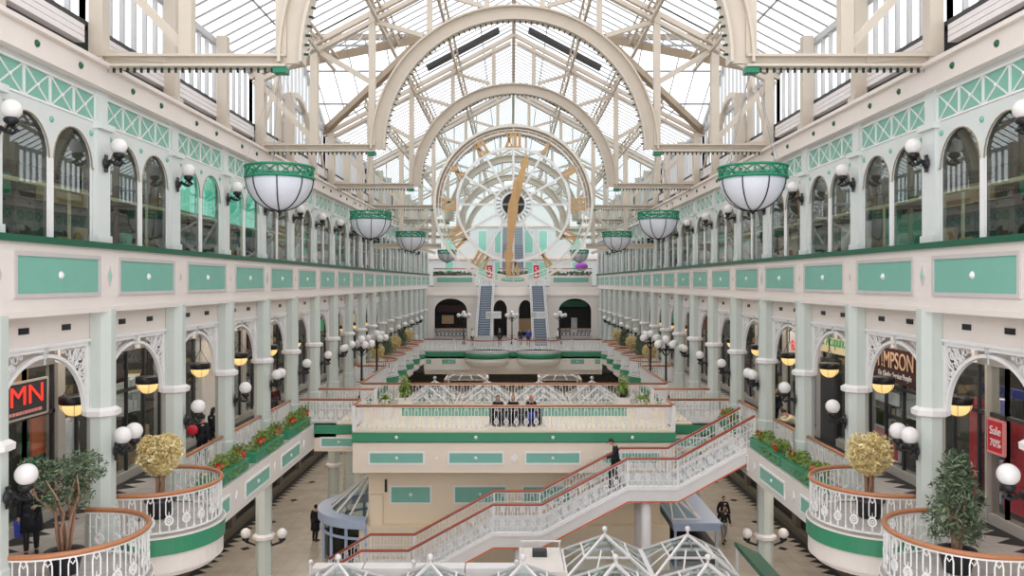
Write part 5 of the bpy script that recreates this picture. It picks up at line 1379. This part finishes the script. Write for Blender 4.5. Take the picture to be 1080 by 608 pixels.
# right, nearest bay
board(1, 22.05, 22.65, 6.6, 9.3, 'red', 'tall red column of the nearest right shop window', 12.75, 'poster', name='poster')
board(1, 18.7, 21.0, 6.6, 9.0, 'red', 'wide red window panel at the right picture edge', 12.7, 'poster', name='poster')
t = board(1, 20.42, 21.06, 8.12, 8.92, 'red', 'red sale poster reading Sale 70% in the nearest right shop', SX - 0.06, 'poster', frame='pink', name='sale_poster', txt=[('Sale', 0.30, 'paper', 0.5, 0.68, 1.0), ('70%', 0.28, 'paper', 0.5, 0.28, 1.0)])
shelf(1, 21.15, L1 + 0.3, 0.85, 2.9, 6, ['violet', 'violet', 'blue', 'paper'], 'shelf of violet boxes in the nearest right shop', x=12.9)
shelf(1, 19.0, L1 + 0.6, 1.5, 1.5, 3, ['charcoal', 'lgrey', 'pink'], 'shelf of dark goods behind the sale poster', x=13.1)
t = thing('striped_garment', 'black and white striped garment behind the sale poster', 'garment', (12.6, 19.6, 7.4))
for i in range(7):
    m = MB(); m.bar((12.62, 19.45 + 0.02 * i, 7.45 + i * 0.10), (12.62, 19.95 - 0.01 * i, 7.55 + i * 0.10), 0.03, 0.045); part('stripe', m, 'paper' if i % 2 else 'charcoal', t)
part('hanger_pole', MB().bar((12.66, 19.7, L1 + 0.28), (12.66, 19.7, 8.25), 0.04), 'grey', t)
board(1, 22.3, 23.4, 10.2, 11.0, 'tan', 'brown gold panel high in the nearest right shop', 13.3, 'display', name='display_board')
board(1, 20.6, 23.4, 9.35, 9.6, 'blue', 'blue strip panel in the nearest right shop', 13.5, 'display', name='display_board')  # plain blue card panel, gives no light
# right second bay: key cutter's
t = board(1, 24.55, 28.3, 9.25, 10.32, 'maroon', 'dark maroon shop sign reading TIMPSON in pale letters', SX - 0.15, txt=[('TIMPSON', 0.76, 'signtext', 0.395, 0.64, 0.80), ('The Quality Service People', 0.26, 'paper', 0.40, 0.22, 0.80)])
part('orange_square', MB().box(12.22, 12.25, 28.0, 28.25, 9.45, 9.7), 'orange', t, 'small orange square')  # plain orange square at the far end of the sign
for i, (y0, y1, z0, z1, mm) in enumerate(((26.6, 28.2, 8.45, 8.75, 'paper'), (25.0, 26.2, 8.2, 8.9, 'lgrey'), (26.9, 28.2, 6.9, 7.5, 'pink'), (25.0, 26.0, 7.2, 7.7, 'paper'), (26.5, 27.2, 6.6, 7.2, 'red'))):
    board(1, y0, y1, z0, z1, mm, ['white long price panel below the TIMPSON sign', 'grey notice panel below the end of the TIMPSON sign', 'pink framed panel low in the maroon sign shop', 'white square notice in the maroon sign shop', 'small red panel low in the maroon sign shop'][i], 12.62, 'poster', name='price_panel', frame='paper')
shelf(1, 26.4, 7.4, 1.8, 2.0, 4, ['charcoal', 'tan', 'charcoal', 'lgrey'], 'rack of keys and dark goods under the TIMPSON sign', x=12.9, fill=0.6)
shelf(1, 24.6, L1 + 0.3, 1.5, 2.2, 4, ['charcoal', 'orange', 'red', 'charcoal'], 'rack of dark and red goods at the near end of the maroon sign shop', x=12.9)
# right third bay
board(1, 29.0, 32.6, 9.75, 10.6, 'ivory', 'ivory shop sign with green letters reading Acupuncture', SX - 0.1, txt=[('l & Acupuncture', 0.62, 'emerald', 0.5, 0.55, 0.85)])
board(1, 28.9, 30.3, 6.5, 9.4, 'mint', 'mint green shop panel with grey lines below the ivory sign', 12.5, 'poster', name='door_panel')
m = MB(); m.box(12.3, 12.42, 31.0, 32.4, L1, 9.5); solo('doorway_curtain', m, 'charcoal', 'dark doorway curtain below the ivory sign', 'curtain', None, None, (12.35, 31.7, L1))
m = MB()
for i in range(9): m.box(12.44, 12.48, 29.0, 30.1, 6.7 + i * 0.22, 6.78 + i * 0.22)
solo('notice_lines', m, 'lgrey', 'grey horizontal slats on the mint green shop panel', 'slats', None, None, (12.46, 29.5, 6.7))
# right fourth bay
board(1, 34.4, 36.2, 9.3, 10.3, 'paper', 'pale board with red letters ar on the fourth right shop', SX - 0.1, txt=[('ar', 0.95, 'redlit', 0.55, 0.5, 1.0)])
board(1, 33.2, 34.0, 6.55, 9.2, 'violet', 'violet white poster in the fourth right shop', 12.6, 'poster', name='poster')
board(1, 34.6, 35.8, 6.6, 8.8, 'emerald', 'green poster in the fourth right shop', 12.65, 'poster', name='poster')
board(1, 42.5, 44.5, 9.4, 10.1, 'charcoal', 'black shop sign with pale letters TO on the sixth right shop', SX - 0.1, txt=[('TO', 0.42, 'paper', 0.3, 0.5, 1)])
for s in (-1, 1):
    for n in range(4, 13):
        a = Y(n) + 1.2
        mm = ITEM[(n * 5 + (3 if s > 0 else 0)) % 12]
        if n not in (5,): board(s, a + 0.2, a + 2.6, 9.4, 10.1, ['charcoal', 'emerald', 'charcoal', 'maroon', 'ivory'][(n + s) % 5], f'plain shop sign band over the {ORD[n + 1]} bay of the {SIDE[s]} first floor', SX - 0.08, group='distant shop sign bands')
        shelf(s, a + 0.2, L1 + 0.3, 2.6, 2.2, 3, [mm, 'lgrey', 'charcoal', 'tan'], f'shop shelf of mixed goods in the {ORD[n + 1]} bay of the {SIDE[s]} first floor', x=13.0)
# added glowing panels that brighten the shops
for s in (-1, 1):
    for n in range(-1, 13):
        if n > -1 and ((n + (s > 0)) % 2 == 0 or n < 4):
            m = MB(); m.box(s * 13.4, s * 14.4, Y(n) + 1.6, Y(n) + 2.2, 11.06, 11.12)
            o = solo('shop_glow_panel', m, 'lamp', f'added glowing panel inside the shop at the {ORD[n + 1]} bay of the {SIDE[s]} first floor', 'glow panel', 'added shop glow panels', None, (s * 13.9, Y(n) + 1.9, 11.06))
# ------------------------------------------------------------------ people (local: facing -y, feet at z=0)
def skin(verts, edges, radii, root=0, sub=1):
    me = bpy.data.meshes.new('tmp'); me.from_pydata([tuple(v) for v in verts], edges, []); me.update()
    o = bpy.data.objects.new('tmp', me); C.objects.link(o)
    md = o.modifiers.new('s', 'SKIN'); md.use_smooth_shade = True
    if not me.skin_vertices: me.attributes  # layer is made by the modifier
    bpy.context.view_layer.update()
    if len(me.skin_vertices) == 0:
        bpy.context.view_layer.objects.active = o
        bpy.ops.mesh.customdata_skin_add()
    for i, r in enumerate(radii):
        sv = me.skin_vertices[0].data[i]; rr = r if isinstance(r, tuple) else (r, r); sv.radius = rr; sv.use_root = (i == root)
    sb = o.modifiers.new('u', 'SUBSURF'); sb.levels = sub; sb.render_levels = sub
    dg = bpy.context.evaluated_depsgraph_get(); ev = o.evaluated_get(dg); em = ev.to_mesh()
    V = [tuple(v.co) for v in em.vertices]; Fc = [tuple(p.vertices) for p in em.polygons]
    ev.to_mesh_clear(); bpy.data.objects.remove(o); bpy.data.meshes.remove(me)
    return V, Fc
STAND = {'pel': (0, 0, .95), 'spi': (0, 0, 1.14), 'che': (0, 0, 1.34), 'nec': (0, .005, 1.47), 'hed': (0, -.015, 1.56),
         'sh': (.175, 0, 1.415), 'el': (.235, .02, 1.13), 'wr': (.25, -.05, .88), 'hi': (.09, 0, .91), 'kn': (.10, -.02, .50), 'an': (.10, .03, .09), 'to': (.115, -.13, .04)}
def person(label, loc, rz, pose=None, top='navy', legs='navy', hair='black', long_coat=False, long_hair=False, scale=1.0, cap=False, shirt=None, skin_m='skin'):
    J = {}
    for k, v in STAND.items():
        if k in ('pel', 'spi', 'che', 'nec', 'hed'): J[k] = Vector(v)
        else:
            J[k + 'L'] = Vector((-v[0], v[1], v[2])); J[k + 'R'] = Vector(v)
    for k, v in (pose or {}).items(): J[k] = Vector(v)
    J['col'] = J['che'] * 0.3 + J['nec'] * 0.7
    t = thing('person', label, 'person', (0, 0, 0))
    names = ['pel', 'spi', 'che', 'nec', 'hed', 'shL', 'elL', 'wrL', 'shR', 'elR', 'wrR', 'hiL', 'knL', 'anL', 'toL', 'hiR', 'knR', 'anR', 'toR']
    E = [('pel', 'spi'), ('spi', 'che'), ('che', 'col'), ('che', 'nec'), ('nec', 'hed'), ('che', 'shL'), ('shL', 'elL'), ('elL', 'wrL'), ('che', 'shR'), ('shR', 'elR'), ('elR', 'wrR'), ('pel', 'hiL'), ('hiL', 'knL'), ('knL', 'anL'), ('anL', 'toL'), ('pel', 'hiR'), ('hiR', 'knR'), ('knR', 'anR'), ('anR', 'toR')]
    R = {'pel': (.14, .10), 'spi': (.14, .10), 'che': (.165, .115), 'nec': .052, 'col': .068, 'hed': .055, 'sh': .062, 'el': .048, 'wr': .028, 'hi': .085, 'kn': .058, 'an': .038, 'to': .035}
    def rad(n, g=0.0, mul=1.0):
        r = R.get(n) or R[n[:2]]
        return tuple(q * mul + g for q in r) if isinstance(r, tuple) else (r * mul + g, r * mul + g)
    def build(sel, g, mul=1.0, root='pel'):
        ids = {n: i for i, n in enumerate(sel)}
        ed = [(ids[a], ids[b]) for a, b in E if a in ids and b in ids]
        return skin([J[n] for n in sel], ed, [rad(n, g, mul) for n in sel], ids.get(root, 0))
    V, Fc = build(names, 0.0, 0.92)
    m = MB(); m.add(V, Fc, True)
    hd = J['hed'] + (J['hed'] - J['nec']).normalized() * 0.085 + Vector((0, -.015, 0))
    ax = (J['hed'] - J['nec']).normalized()
    rot = Vector((0, 0, 1)).rotation_difference(ax).to_matrix().to_4x4()
    T = Matrix.Translation(hd) @ rot
    m.sphere((0, 0, 0), 1.0, 14, 10, 1.0, T @ Matrix.Diagonal((.075, .092, .115, 1)))
    m.sphere((0, 0, 0), 1.0, 10, 7, 1.0, T @ Matrix.Translation((0, -.035, -.05)) @ Matrix.Diagonal((.055, .055, .062, 1)))
    m.add([(-.016, -.088, -.022), (.016, -.088, -.022), (0, -.116, -.018), (0, -.085, .022)], [(0, 1, 2), (0, 2, 3), (1, 3, 2)], False, T)
    for d in (-1, 1): m.sphere((0, 0, 0), 1.0, 8, 5, 1.0, T @ Matrix.Translation((d * .076, .0, -.005)) @ Matrix.Diagonal((.012, .022, .033, 1)))
    for sd in ('L', 'R'):
        w = J['wr' + sd]; d = (w - J['el' + sd]).normalized(); sg = -1 if sd == 'L' else 1
        side = d.cross(Vector((sg, 0, 0))); side = side.normalized() if side.length > .1 else Vector((0, -1, 0))
        nrm = d.cross(side).normalized()
        pm = w + d * .05; m.ell(pm, .030, .030, .045, 8, 6)
        m.tube([w, w + d * .05, w + d * .085], [.026, .040, .034], 6)
        for q, ln in ((-1.5, .062), (-.5, .075), (.5, .072), (1.5, .055)):
            b = w + d * .08 + side * (.017 * q); m.tube([b, b + d * ln * .5 + nrm * .004, b + d * ln * .85 + nrm * .018], [.009, .0085, .006], 5)
        b = w + d * .03 + side * -.034; m.tube([b, b - side * .02 + d * .03, b - side * .022 + d * .058], [.011, .010, .007], 5)
    body = part('body', m, skin_m, t)
    m = MB()
    for d in (-1, 1): m.sphere((0, 0, 0), 1.0, 6, 4, 1.0, T @ Matrix.Translation((d * .028, -.083, .012)) @ Matrix.Diagonal((.012, .010, .008, 1)))
    m.box(-.022, .022, -.092, -.086, -.062, -.056, T); part('eyes_and_mouth', m, 'black', body)
    # clothes
    V, Fc = build(['pel', 'spi', 'che', 'col', 'shL', 'elL', 'wrL', 'shR', 'elR', 'wrR'], 0.018)
    m = MB(); m.add(V, Fc, True)
    if long_coat:
        b = J['pel']; m.lathe([(.25, -.42), (.23, -.2), (.20, .1), (.19, .22)], 12, T=Matrix.Translation(b) @ Matrix.Diagonal((1, .72, 1, 1)))
    else:
        b = J['pel']; m.lathe([(.175, -.10), (.175, .0), (.16, .15)], 12, T=Matrix.Translation(b) @ Matrix.Diagonal((1, .75, 1, 1)))
    jk = part('jacket', m, top, t)
    if shirt:
        m = MB(); c = J['che']; m.add([(c.x - .035, c.y - .125, c.z + .08), (c.x + .035, c.y - .125, c.z + .08), (c.x + .01, c.y - .135, c.z - .18), (c.x - .01, c.y - .135, c.z - .18)], [(0, 1, 2, 3)]); part('shirt_front', m, shirt, jk)
    V, Fc = build(['pel', 'hiL', 'knL', 'anL', 'hiR', 'knR', 'anR'], 0.020)
    m = MB(); m.add(V, Fc, True); part('trousers', m, legs, t)
    for sd in ('L', 'R'):
        a, b = J['an' + sd], J['to' + sd]; m = MB()
        m.tube([a + Vector((0, .03, -.04)), a + Vector((0, 0, -.035)), (a + b) / 2 + Vector((0, 0, -.012)), b, b + (b - a).normalized() * .05], [.04, .048, .046, .042, .02], 8); part('shoe', m, 'black', t)
    m = MB()
    m.sphere((0, 0, 0), 1.0, 14, 8, 1.0, T @ Matrix.Translation((0, .018, .022)) @ Matrix.Diagonal((.085, .094, .108, 1)))
    if long_hair: m.sphere((0, 0, 0), 1.0, 12, 8, 1.0, T @ Matrix.Translation((0, .05, -.08)) @ Matrix.Diagonal((.088, .06, .16, 1)))
    hr = part('cap' if cap else 'hair', m, hair, t)
    if cap: part('peak', MB().box(-.06, .06, -.16, -.06, .055, .068, T), hair, hr)
    t.location = loc; t.rotation_euler = (0, 0, rz); t.scale = (scale,) * 3
    return t
WALK = {'knL': (-.10, -.16, .52), 'anL': (-.10, -.14, .10), 'toL': (-.11, -.30, .06), 'knR': (.10, .04, .50), 'anR': (.10, .28, .14), 'toR': (.11, .14, .04), 'elL': (-.24, .10, 1.14), 'wrL': (-.25, .06, .89), 'elR': (.24, -.04, 1.13), 'wrR': (.25, -.18, .93)}
SIT = {'pel': (0, 0, .50), 'spi': (0, -.02, .70), 'che': (0, -.05, .90), 'nec': (0, -.07, 1.03), 'hed': (0, -.10, 1.12), 'shL': (-.175, -.05, .975), 'shR': (.175, -.05, .975), 'elL': (-.25, -.16, .74), 'wrL': (-.12, -.34, .70), 'elR': (.25, -.16, .74), 'wrR': (.12, -.34, .70),
       'hiL': (-.09, -.02, .48), 'hiR': (.09, -.02, .48), 'knL': (-.12, -.44, .50), 'knR': (.12, -.44, .50), 'anL': (-.12, -.42, .09), 'anR': (.12, -.42, .09), 'toL': (-.12, -.57, .04), 'toR': (.12, -.57, .04)}
CHIN = dict(SIT, **{'elL': (-.20, -.30, .72), 'wrL': (-.07, -.24, .98), 'elR': (.20, -.30, .72), 'wrR': (.07, -.24, .98)})
# man on the stair, walking down towards the left with a hand on the rail behind him
man = dict(WALK); man.update({'nec': (0, -.04, 1.46), 'hed': (0, -.10, 1.53), 'che': (0, -.02, 1.34), 'elR': (.26, -.12, 1.16), 'wrR': (.30, -.38, 1.06), 'elL': (-.25, .06, 1.13), 'wrL': (-.26, -.02, .88), 'anL': (-.10, -.16, -.03), 'toL': (-.11, -.31, -.08), 'knL': (-.10, -.20, .42), 'knR': (.10, -.06, .48), 'anR': (.10, .12, .09), 'toR': (.11, -.04, .04)})
person('man in a dark jacket and cap walking down the white staircase', (4.02, 32.0, 4.41), -PI / 2, man, 'navy', 'navy', 'black', cap=True, shirt='paper', scale=1.10, long_coat=False)
# three seated on the bridge
t = thing('bench', 'dark bench of the three seated people on the footbridge', 'bench', (0, 35.7, L1))
m = MB(); m.box(-1.1, 1.25, 35.5, 35.95, L1 + 0.38, L1 + 0.44); part('seat', m, 'charcoal', t)
m = MB(); m.box(-1.1, 1.25, 35.98, 36.04, L1, L1 + 0.80); part('backrest', m, 'charcoal', t)
for x in (-1.0, 1.15):
    part('leg', MB().box(x - .03, x + .03, 35.52, 35.94, L1, L1 + 0.38), 'black', t)
person('seated person with long black hair, leftmost of the three on the footbridge', (-0.72, 35.7, L1), 0, SIT, 'navy', 'navy', 'black', long_hair=True)
person('seated person with auburn hair and a dark top, middle of the three on the footbridge', (-0.05, 35.7, L1), 0, SIT, 'navy', 'navy', 'bark', long_hair=True)
person('seated person with reddish hair, chin in hands, rightmost of the three on the footbridge', (0.75, 35.7, L1), 0, CHIN, 'navy', 'blue', 'orange', long_hair=True)
# galleries
lady = person('person in a long dark coat carrying a blue bag on the nearest left gallery', (-11.25, 18.7, L1), 0.5, {'elR': (.24, -.06, 1.15), 'wrR': (.10, -.25, 1.15), 'knL': (-.1, -.1, .5), 'anL': (-.1, -.12, .09), 'toL': (-.11, -.27, .04)}, 'navy', 'black', 'bark', long_coat=True)
t = thing('shopping_bag', 'blue shopping bag held by the person in the long coat', 'bag', (-11.62, 18.75, L1))
m = MB(); m.prism([(-.15, .42), (.15, .42), (.19, .80), (-.19, .80)], lambda u, z: (-11.57, 18.72 + u, L1 + z), lambda u, z: (-11.42, 18.72 + u, L1 + z)); part('bag_body', m, 'blue', t)
part('bag_handle', MB().tube([(-11.5, 18.62, L1 + .78), (-11.5, 18.66, L1 + .92), (-11.5, 18.78, L1 + .92), (-11.5, 18.82, L1 + .78)], .012, 5), 'blue', t)
person('person in dark clothes at the left picture edge behind the nearest column', (-11.95, 18.2, L1), PI * 0.6, None, 'maroon', 'black', 'bark')
person('person in black with a red bag at the third left shop doorway', (-10.75, 27.7, L1), PI, WALK, 'navy', 'navy', 'black')
t = thing('shoulder_bag', 'bright red shoulder bag by the person in black at the third left shop', 'bag', (-11.0, 27.5, L1 + 1.1))
m = MB(); m.ell((-11.0, 27.5, L1 + 1.25), .20, .12, .18, 12, 8); part('bag_body', m, 'red', t)
m = MB(); m.tube([(-11.17, 27.5, L1 + 1.32), (-11.08, 27.58, L1 + 1.48), (-10.92, 27.6, L1 + 1.46), (-10.83, 27.5, L1 + 1.32)], .012, 5); part('strap', m, 'maroon', t)
person('person in dark clothes behind the one with the red bag', (-10.95, 29.2, L1), PI * 0.8, WALK, 'navy', 'black', 'black', long_hair=True)
person('person in dark red seen between the columns left of the bridge wing', (-10.9, 36.6, L1), 0.4, None, 'maroon', 'charcoal', 'black')
lean = {'pel': (0, .12, .93), 'hiL': (-.09, .12, .90), 'hiR': (.09, .12, .90), 'spi': (0, .0, 1.06), 'che': (0, -.16, 1.17), 'nec': (0, -.26, 1.27), 'hed': (0, -.34, 1.33), 'shL': (-.175, -.20, 1.23), 'shR': (.175, -.20, 1.23), 'elL': (-.23, -.40, 1.12), 'wrL': (-.06, -.54, 1.14), 'elR': (.23, -.40, 1.12), 'wrR': (.06, -.54, 1.14)}
person('person with short black hair and beige top leaning on the balustrade of the right gallery', (10.50, 30.15, L1), -PI / 2, lean, 'ivory', 'charcoal', 'black', scale=1.04)
person('person in dark clothes walking on the right gallery behind the fourth column', (11.3, 34.9, L1), 0.3, WALK, 'navy', 'navy', 'black')
person('person in dark clothes walking on the right gallery beside the fifth shop', (11.0, 39.5, L1), 0.2, WALK, 'black', 'charcoal', 'bark')
# ground floor
person('person in dark clothes standing beside the round kiosk on the ground floor', (-9.6, 38.9, 0), 2.6, None, 'navy', 'black', 'black', long_coat=True)
person('front person of the two walking on the ground floor below the stair, grey trousers', (10.05, 38.6, 0), 0.1, WALK, 'black', 'grey', 'black', scale=1.03)
person('rear person of the two walking on the ground floor, black jacket', (10.45, 40.2, 0), 0.1, WALK, 'navy', 'navy', 'black', scale=1.05)
# far end
for x, y, tp, w in ((-4.0, 79.2, 'paper', 'in white at the foot of the left escalator'), (-1.3, 79.0, 'black', 'in black between the escalators, leftmost'), (0.75, 79.2, 'black', 'in black between the escalators, middle one'), (1.5, 79.0, 'blue', 'in dark blue beside the right escalator'), (4.4, 79.2, 'paper', 'in white right of the right escalator')):
    person(f'distant person {w}', (x, y, L1), 0.3 * x, None, tp, 'charcoal', 'bark' if x < 0 else 'black', scale=1.02)
# ------------------------------------------------------------------ daylight, added fill lights, camera
w = bpy.data.worlds.new('overcast'); S.world = w; w.use_nodes = True
n = w.node_tree.nodes; l = w.node_tree.links; n.clear()
out = n.new('ShaderNodeOutputWorld'); bg = n.new('ShaderNodeBackground'); tc = n.new('ShaderNodeTexCoord')
nz = n.new('ShaderNodeTexNoise'); nz.inputs['Scale'].default_value = 2.2; nz.inputs['Detail'].default_value = 6
cr = n.new('ShaderNodeValToRGB'); cr.color_ramp.elements[0].position = 0.35; cr.color_ramp.elements[1].position = 0.65
cr.color_ramp.elements[0].color = (0.86, 0.89, 0.95, 1); cr.color_ramp.elements[1].color = (1.0, 0.99, 0.98, 1)
l.new(tc.outputs['Generated'], nz.inputs['Vector']); l.new(nz.outputs['Fac'], cr.inputs[0]); l.new(cr.outputs[0], bg.inputs['Color'])
bg.inputs['Strength'].default_value = 1.15
l.new(bg.outputs[0], out.inputs[0])
def area(name, loc, size, power, col, rot=(0, 0, 0)):
    d = bpy.data.lights.new(name, 'AREA'); d.energy = power; d.color = col; d.shape = 'RECTANGLE'; d.size, d.size_y = size
    o = bpy.data.objects.new(name, d); C.objects.link(o); o.location = loc; o.rotation_euler = rot
    return o
for s in (-1, 1):
    for k in range(6):
        area('shop_fill_light', (s * 14.0, 21.5 + k * 8.3, 11.0), (1.6, 7.5), 45, (1.0, 0.88, 0.72))  # added fill inside the shops, no such fixture known
        area('gallery_fill_light', (s * 11.5, 19.5 + k * 10.0, 11.05), (0.9, 9.0), 45, (1.0, 0.90, 0.78))  # added fill that lifts the dark gallery walks
        area('ground_floor_fill_light', (s * 11.3, 18.0 + k * 10.0, 5.4), (2.4, 9.0), 95, (1.0, 0.90, 0.78))  # added fill to brighten the ground floor
for s in (-1, 1):
    for k in range(7): area('upper_gallery_fill', (s * 12.6, 18.0 + k * 11.0, 16.9), (2.5, 10.0), 35, (1.0, 0.93, 0.85))  # added fill for the dim rooms behind the arched windows
area('far_bridge_fill', (0, 84, 5.3), (14, 12), 500, (1.0, 0.90, 0.78))  # added fill under the floor past the second bridge
cam = bpy.data.cameras.new('camera'); co = bpy.data.objects.new('camera', cam); C.objects.link(co)
co.location = (-0.1, 0.0, CAMZ); co.rotation_euler = (PI / 2, 0, 0)
cam.sensor_width = 36.0; cam.lens = F / 1080 * 36.0; cam.shift_y = -6.0 / 1080; cam.clip_end = 500; cam.clip_start = 0.05
S.camera = co
S.view_settings.view_transform = 'Standard'; S.view_settings.look = 'None'; S.view_settings.gamma = 1.0; S.view_settings.use_curve_mapping = False
S.view_settings.exposure = 1.0
S.cycles.max_bounces = 8; S.cycles.diffuse_bounces = 4; S.cycles.glossy_bounces = 3; S.cycles.transparent_max_bounces = 24; S.cycles.transmission_bounces = 4
S.cycles.caustics_reflective = False; S.cycles.caustics_refractive = False; S.cycles.use_denoising = True
